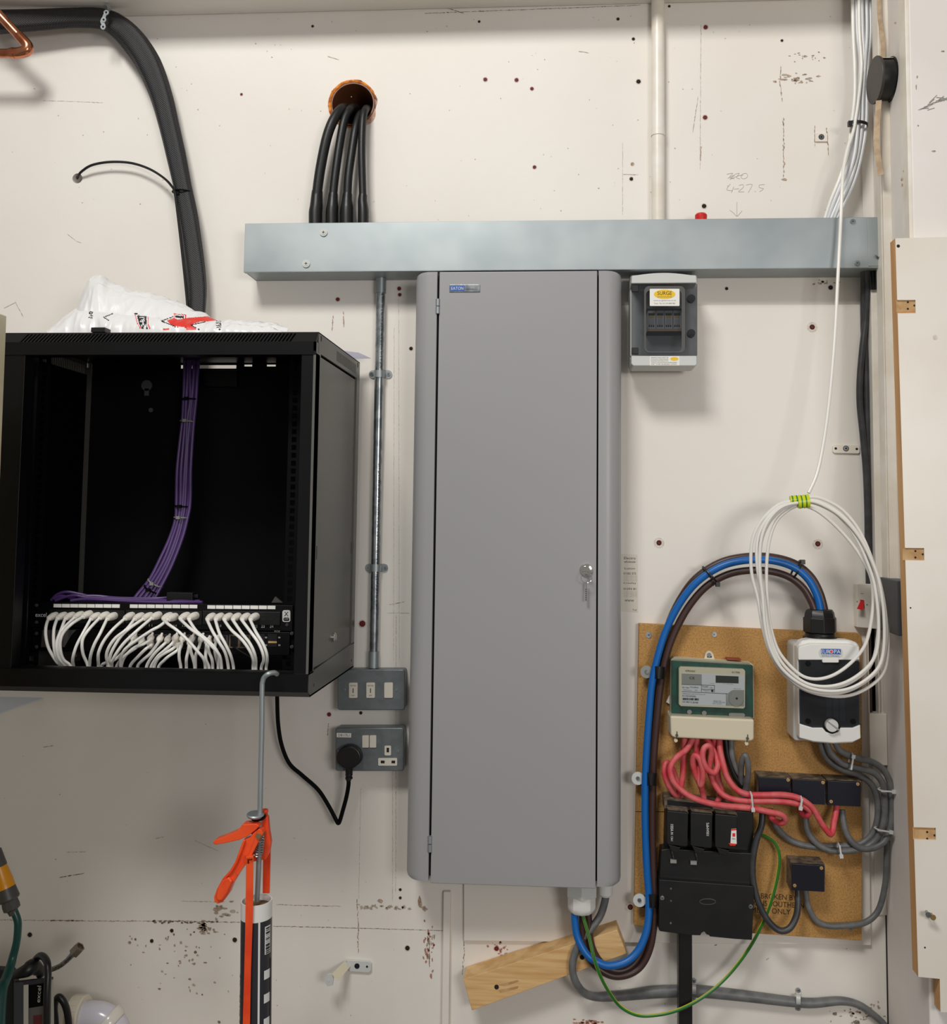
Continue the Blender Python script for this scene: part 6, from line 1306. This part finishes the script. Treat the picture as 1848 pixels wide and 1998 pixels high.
# ================================================================== SEALANT GUN
GDp = .415
L = lambda x, y, d=GDp: P(380+x/2.783, 1280+y/2.783, d)
Lp = lambda x, y: (380+x/2.783, 1280+y/2.783)
sg = thing('sealant_gun', 'orange-red sealant gun hanging by its rod from the front edge of the rack', 'sealant gun', tuple(P(500, 1990, GDp)))
mb = MB(); mb.tube([L(447, 98, .40), L(430, 90, .408), L(400, 97, GDp), L(378, 115, GDp), L(369, 140, GDp), L(366, 180, GDp), L(364, 400, GDp), L(357, 700, GDp), L(352, 1000, GDp), L(345, 1200, GDp), L(338, 1330, GDp)], .0042, n=12, sub=5); obj('push_rod', mb, M['galv'], sg)
mb = MB(); q = L(345, 868); mb.lathe(q-Vector((0, 0, .006)), (-.05, 0, 1), [(0, .010), (.003, .0125), (.006, .0125), (.008, .010)], 24, 0); mb.lathe(q+Vector((-.004, -.003, .000)), (.06, -.1, 1), [(0, .013), (.003, .0145), (.005, .013)], 24, 1); obj('release_plate', mb, [M['blackmatt'], M['galv']], sg)
a = L(350, 880); mb = MB()
mb.ppx([Lp(300, 960), Lp(325, 905), Lp(360, 892), Lp(395, 870), Lp(402, 950), Lp(412, 1010), Lp(405, 1060), Lp(385, 1105), Lp(315, 1118), Lp(318, 1090), Lp(370, 1080), Lp(378, 985), Lp(345, 935), Lp(320, 985)], GDp-.012, GDp-.002); obj('trigger_bracket', mb, M['orange'], sg, bevel=.001)
mb = MB(); mb.ppx([Lp(372, 845), Lp(394, 843), Lp(404, 1000), Lp(412, 1015), Lp(405, 1290), Lp(368, 1290), Lp(370, 1100), Lp(385, 1000), Lp(376, 930)], GDp-.022, GDp-.0185); a = L(380, 838, GDp-.02); mb.lathe(a-Vector((0, 0, .006)), (0, 0, 1), [(0, .004), (.004, .0062), (.008, .0058)], 14); obj('rear_strap', mb, M['orange'], sg, bevel=.0008)
mb = MB(); mb.ppx([Lp(278, 1090), Lp(318, 1086), Lp(316, 1380), Lp(305, 1700), Lp(298, 2060), Lp(258, 2060), Lp(268, 1700), Lp(275, 1380)], GDp+.029, GDp+.031); obj('front_strap', mb, M['orange'], sg, bevel=.0008)
mb = MB(); mb.add([L(278, 1100, GDp+.031), L(318, 1095, GDp+.031), L(318, 1060, GDp+.004), L(282, 1080, GDp+.004), L(278, 1130, GDp+.031), L(318, 1125, GDp+.031), L(318, 1110, GDp+.002), L(282, 1110, GDp+.002)], [(0, 1, 2, 3), (7, 6, 5, 4), (0, 4, 5, 1), (1, 5, 6, 2), (2, 6, 7, 3), (3, 7, 4, 0)]); obj('strap_foot', mb, M['orange'], sg)
mb = MB()
mb.ppx([Lp(345, 940), Lp(362, 945), Lp(370, 965), Lp(350, 1000), Lp(320, 1060), Lp(295, 1110), Lp(262, 1150), Lp(235, 1190), Lp(205, 1240), Lp(185, 1290), Lp(150, 1338), Lp(125, 1345), Lp(106, 1335), Lp(104, 1310), Lp(120, 1265), Lp(150, 1210), Lp(190, 1165), Lp(218, 1120), Lp(240, 1060), Lp(262, 1000), Lp(300, 985), Lp(318, 960)], GDp+.001, GDp+.016)
obj('trigger', mb, M['orange'], sg, bevel=.001)
mb = MB()
for pl_ in ([Lp(345, 940), Lp(362, 945), Lp(370, 965), Lp(350, 1000), Lp(320, 1060), Lp(295, 1110), Lp(262, 1150), Lp(235, 1190), Lp(222, 1185), Lp(250, 1142), Lp(282, 1102), Lp(305, 1052), Lp(330, 985)], [Lp(262, 1000), Lp(274, 1002), Lp(252, 1065), Lp(230, 1122), Lp(200, 1172), Lp(162, 1215), Lp(150, 1210), Lp(190, 1165), Lp(218, 1120), Lp(240, 1060)]): mb.ppx(pl_, GDp+.016, GDp+.021)
obj('trigger_flange', mb, M['orange'], sg, bevel=.0006)
mb = MB(); mb.ppx([Lp(150, 1215), Lp(185, 1200), Lp(205, 1225), Lp(178, 1288), Lp(148, 1332), Lp(120, 1334), Lp(112, 1310), Lp(125, 1262)], GDp+.014, GDp+.022); obj('finger_pad', mb, M['orange'], sg, bevel=.0035, seg=3)
mb = MB(); mb.ppx([Lp(97, 1012), Lp(108, 1000), Lp(160, 982), Lp(232, 950), Lp(258, 914), Lp(335, 912), Lp(350, 925), Lp(332, 945), Lp(290, 978), Lp(240, 1000), Lp(160, 1018), Lp(115, 1025), Lp(100, 1022)], GDp-.003, GDp+.018); obj('handle', mb, M['orange'], sg, bevel=.002)
mb = MB(); hel = []
for i in range(90):
    a = i/90*2*PI*7; p = L(352, 985).lerp(L(346, 1078), i/89); hel.append(p+Vector((.0085*math.cos(a), .0085*math.sin(a)-.004, 0)))
mb.tube(hel, .0011, n=6, sub=1); obj('spring', mb, M['steel'], sg)
mb = MB(); mb.lathe(L(370, 955, GDp+.0), (0, -1, 0), [(0, .005), (.02, .005), (.024, .004)], 14); obj('pivot_rivet', mb, mat('tarnished_zinc', (150, 130, 90), .5, .6), sg)
# cartridge
ctr, cbt = L(336, 1325), L(330, 2075); ax = (cbt-ctr).normalized(); R_ = .0252
ct = thing('sealant_cartridge', 'black and white sealant cartridge clamped in the orange-red gun', 'cartridge', tuple(cbt))
Lt = (cbt-ctr).length
mb = MB(); mb.lathe(ctr-Vector((0, 0, 0)), ax, [(.016, R_-.0016), (0, R_-.0016), (0, R_), (.026, R_), (.026, R_-.0016)], 40, closed=False)
n = 40; mb = MB(); u_ = ax.cross(Vector((0, 1, 0))).normalized(); w_ = ax.cross(u_)
vs = []
for h, r_ in ((.02, R_-.0018), (0, R_-.0018), (0, R_), (.027, R_)):
    for i in range(n): vs.append(ctr+ax*h+(u_*math.cos(2*PI*i/n)+w_*math.sin(2*PI*i/n))*r_)
mb.add(vs, [(j*n+i, j*n+(i+1) % n, (j+1)*n+(i+1) % n, (j+1)*n+i) for j in range(3) for i in range(n)]); obj('rim', mb, M['white'], ct)
mb = MB(); mb.lathe(ctr+ax*.009, ax, [(0, .003), (0, R_-.002), (.003, R_-.002)], 30); obj('plunger', mb, mat('dirty_sealant', (150, 118, 84), .8, col2=(96, 74, 56), scale=80), ct)
mb = MB(); mb.lathe(ctr+ax*.027, ax, [(0, R_), (Lt-.03, R_)], 40); obj('tube', mb, mat('charcoal_label', (44, 44, 50), .35), ct)
# wrapped print: angle measured from the viewer's right (0) to the front (90) to the left (180)
ur = Vector((1, 0, 0)); ur = (ur-ax*ur.dot(ax)).normalized(); uf = ax.cross(ur).normalized()
if uf.y > 0: uf = -uf
def wrap(mb, a0, a1, h0, h1, mi=0, e=.0004, n=6):
    vs = []
    for i in range(n+1):
        a = math.radians(a0+(a1-a0)*i/n)
        for h in (h0, h1): vs.append(ctr+ax*h+(ur*math.cos(a)+uf*math.sin(a))*(R_+e))
    mb.add(vs, [(2*i, 2*i+1, 2*i+3, 2*i+2) for i in range(n)], mi)
mb = MB(); wrap(mb, 58, 65, .027, Lt, 0); wrap(mb, 12, 40, .036, .080, 0)
h = .038
while h < .078: wrap(mb, 16, 36, h, h+rs.choice([.0006, .0012, .0018]), 1, .0008); h += rs.choice([.002, .003])
for h in (.105, .142, .180): wrap(mb, 14, 42, h, h+.014, 0)
wrap(mb, 4, 12, .09, Lt, 1)
def wraptext(mb, s_, hc, ac, hgt, mi=0):
    vs_, fs_, tw, th = textmesh(s_); k_ = hgt/th; out = []
    for v in vs_:
        h_ = hc-v.x*k_; a = math.radians(ac+math.degrees(v.y*k_/R_)*-1); out.append(ctr+ax*h_+(ur*math.cos(a)+uf*math.sin(a))*(R_+.0007))
    mb.add(out, fs_, mi)
wraptext(mb, 'FRAMABILITE', .155, 158, .010, 2)
obj('printed_label', mb, [M['whiteprint'], M['print'], M['braid']], ct)

# ================================================================== LOWER LEFT CORNER
V = lambda x, y: (x/4.4, 1600+y/4.4)
hs = thing('garden_hose', 'green hose with amber and grey snap connector hanging at the bottom left', 'hose', tuple(P(10, 1990, .3)))
mb = MB(); mb.tpx([(*V(110, 760), .30), (*V(150, 860), .30), (*V(152, 960), .30), (*V(140, 1060), .30), (*V(112, 1170), .30), (*V(85, 1270), .31), (*V(45, 1380), .33), (*V(5, 1480), .35), (*V(-20, 1750), .37), (*V(-20, 1950), .37)], [7.2, 7.2, 7.2, 7.2, 7.6, 8.5, 9.5, 12, 13, 13], n=18, sub=6); obj('tube', mb, M['teal'], hs)
a, b = P(*V(-55, 250), .30), P(*V(105, 770), .30); ax = (b-a).normalized(); L_ = (b-a).length; k_ = S(.3)/4.4
mb = MB(); mb.lathe(a, ax, [(0, 40*k_), (15*k_, 58*k_), (150*k_, 66*k_), (165*k_, 60*k_)], 26); obj('upper_collar', mb, M['conngrey'], hs)
mb = MB(); mb.lathe(a, ax, [(150*k_, 62*k_), (290*k_, 78*k_), (300*k_, 76*k_), (345*k_, 80*k_)], 26, 0); obj('snap_sleeve', mb, M['connyel'], hs)
q = a+ax*225*k_+Vector((-10*k_, -74*k_, 0)); mb = MB(); mb.lathe(q+Vector((0, .006, 0)), (-.1, -1, 0), [(0, 26*k_), (.007, 24*k_)], 18); obj('release_button', mb, M['blackmatt'], hs)
mb = MB(); mb.lathe(a, ax, [(340*k_, 78*k_), (440*k_, 88*k_), (452*k_, 80*k_), (455*k_, 74*k_)], 26); obj('grip_ring', mb, M['conngrey'], hs)
mb = MB(); mb.lathe(a, ax, [(450*k_, 66*k_), (500*k_, 72*k_), (530*k_, 70*k_), (545*k_, 44*k_), (580*k_, 36*k_)], 10); obj('hose_nut', mb, M['conngrey'], hs)
# carton
bx_ = thing('equipment_carton', 'dark product carton with white edge stripe standing at the bottom left', 'carton', tuple(P(60, 2040, .25)))
mb = MB(); mb.ppx([V(118, 1395), V(440, 1360), V(455, 2100), V(120, 2100)], .252, .26, 0); obj('box', mb, mat('charcoal_card', (48, 48, 54), .5), bx_, bevel=.001)
mb = MB(); mb.ppx([V(202, 1418), V(243, 1412), V(243, 2100), V(202, 2100)], .26, .2606, 0); mb.ppx([V(440, 1372), V(456, 1370), V(462, 2100), V(432, 2100)], .26, .2612, 0); mb.ppx([V(246, 1420), V(375, 1400), V(375, 1595), V(248, 1615)], .26, .2605, 1); mb.ppx([V(248, 1615), V(375, 1595), V(378, 2100), V(248, 2100)], .26, .2606, 2); mb.ppx([V(118, 1398), V(200, 1392), V(200, 2100), V(118, 2100)], .26, .2604, 3)
mb.ppx([V(285, 1680), V(360, 1670), V(362, 2100), V(285, 2100)], .2606, .261, 4)
text(mb, 'excel', *V(332, 1495), .2612, w=31, h=8, rot=-88, mi=0)
obj('printed_artwork', mb, [mat('offwhite_card', (196, 194, 184), .5), M['blackmatt'], mat('grey_photo_print', (96, 92, 90), .5), mat('slate_card', (66, 68, 76), .5), mat('dark_red_photo_print', (96, 38, 46), .5)], bx_)
mb = MB(); mb.ppx([V(-60, 1285), V(90, 1300), V(120, 1400), V(120, 2200), V(-60, 2200)], .20, .22); tag(obj('dark_tub', mb, mat('dark_slate_plastic', (26, 34, 38), .5), bevel=.004), 'dark plastic container at the bottom left edge behind the hose', 'container')
mb = MB(); mb.tpx([(*V(270, 1290), .20), (*V(290, 1220), .22), (*V(345, 1165), .24), (*V(395, 1200), .26), (*V(412, 1290), .275), (*V(405, 1500), .285), (*V(403, 1750), .285), (*V(405, 1950), .28)], 6.6, n=16, sub=6)
tag(obj('black_hose', mb, M['blackplastic']), 'black hose bent in a narrow arch in front of the dark carton', 'hose')
mb = MB(); mb.tpx([(*V(470, 1950), .16), (*V(475, 1750), .16), (*V(468, 1600), .165), (*V(500, 1520), .17), (*V(545, 1560), .17), (*V(575, 1640), .165), (*V(590, 1760), .16), (*V(590, 1950), .16)], 6.4, n=16, sub=6)
tag(obj('black_hose', mb, M['blackplastic']), 'black hose loop between the carton and the white waste pipe', 'hose')
mb = MB(); mb.tpx([(*V(60, 1345), .24), (*V(150, 1320), .25), (*V(230, 1290), .25), (*V(280, 1260), .24), (*V(340, 1300), .23), (*V(345, 1350), .23)], [4, 9, 13, 15, 10, 6], n=14, sub=5)
tag(obj('pump_head', mb, M['blackplastic']), 'lumpy black fitting lying on top of the carton beside the hose arch', 'fitting')
fh = thing('tap_connector', 'braided steel tap connector with a hexagonal nut pointing up right', 'pipe fitting', tuple(P(*V(440, 1290), .15)))
mb = MB(); mb.tpx([(*V(350, 1310), .16), (*V(430, 1288), .16), (*V(510, 1255), .16), (*V(570, 1210), .16), (*V(600, 1180), .16)], 4.6, n=14, sub=5); obj('hose', mb, M['braid'], fh)
a, b = P(*V(585, 1195), .16), P(*V(690, 1085), .16); ax = (b-a).normalized(); k_ = S(.16)/4.4
mb = MB(); mb.lathe(a, ax, [(0, 22*k_), (50*k_, 24*k_), (55*k_, 18*k_), (70*k_, 18*k_)], 16); obj('ferrule', mb, M['steel'], fh)
mb = MB(); mb.lathe(a, ax, [(62*k_, 34*k_), (75*k_, 48*k_), (140*k_, 48*k_), (150*k_, 44*k_), (150*k_, 34*k_), (120*k_, 34*k_)], 6); obj('nut', mb, mat('dull_brass_nut', (150, 140, 126), .35, .9), fh)
wp = thing('waste_pipe', 'white plastic waste pipe bend with a ribbed collar at the bottom edge', 'pipe', tuple(P(*V(900, 1900), .10)))
mb = MB(); mb.tpx([(*V(690, 1690), .10), (*V(800, 1685), .10), (*V(880, 1700), .10), (*V(955, 1750), .10), (*V(1005, 1850), .10), (*V(1020, 1980), .10), (*V(1022, 2150), .10)], 27, n=28, sub=6); obj('elbow', mb, mat('glossy_lavender_white', (206, 202, 210), .18), wp)
a = P(*V(622, 1680), .10); b = P(*V(730, 1680), .10); ax = (b-a).normalized(); k_ = S(.1)/4.4
mb = MB(); q_ = P(*V(955, 1752), .10); mb.lathe(q_-Vector((.012, 0, -.010)), (.75, 0, -.66), [(0, .0305), (.004, .0325), (.016, .0325), (.020, .0305)], 36); obj('socket_ring', mb, mat('glossy_ivory', (216, 210, 200), .2), wp)
mb = MB(); mb.lathe(a, ax, [(0, 130*k_), (0, 158*k_), (98*k_, 160*k_), (108*k_, 150*k_)], 40); 
for i in range(20):
    an = 2*PI*i/20; u_ = ax.cross(Vector((0, 0, 1))).normalized(); w_ = ax.cross(u_); p = a+(u_*math.cos(an)+w_*math.sin(an))*159*k_; mb.cyl(p+ax*10*k_, p+ax*90*k_, 3*k_, n=6)
obj('collar', mb, mat('ivory_plastic', (214, 206, 186), .35), wp)
# shelf end under the rack and timber at the left edge
a, b = P(82, 1361, 0), P(0, 1391, .0)
mb = MB(); xs = P(84, 1361, 0).x; zs = P(84, 1361, 0).z; mb.box(-1.3, xs, -.46, 0, zs-.003, zs); tag(obj('wall_shelf', mb, M['shelf'], bevel=.001), 'pale blue-grey shelf end just below the left underside of the rack', 'shelf')
d_ = .55
mb = MB(); a, b = P(13.5, 616, d_-.03), P(-38, 1998, d_-.03)
a2, b2 = P(-700, 614, d_), P(-760, 1998, d_)  # board's unseen left width added to keep light off the wall below
mb.poly([(a2.x, a2.z), (a.x, a.z), (b.x+(b.x-a.x)*.3, 0.002), (b2.x+(b2.x-a2.x)*.3, 0.002)], -d_, -d_+.03)
tag(obj('timber_upright', mb, mat('cream_board_edge', (222, 212, 184), .55, col2=(208, 196, 164), scale=12), bevel=.002), 'cream board standing at the far left edge in front of the rack', 'board')
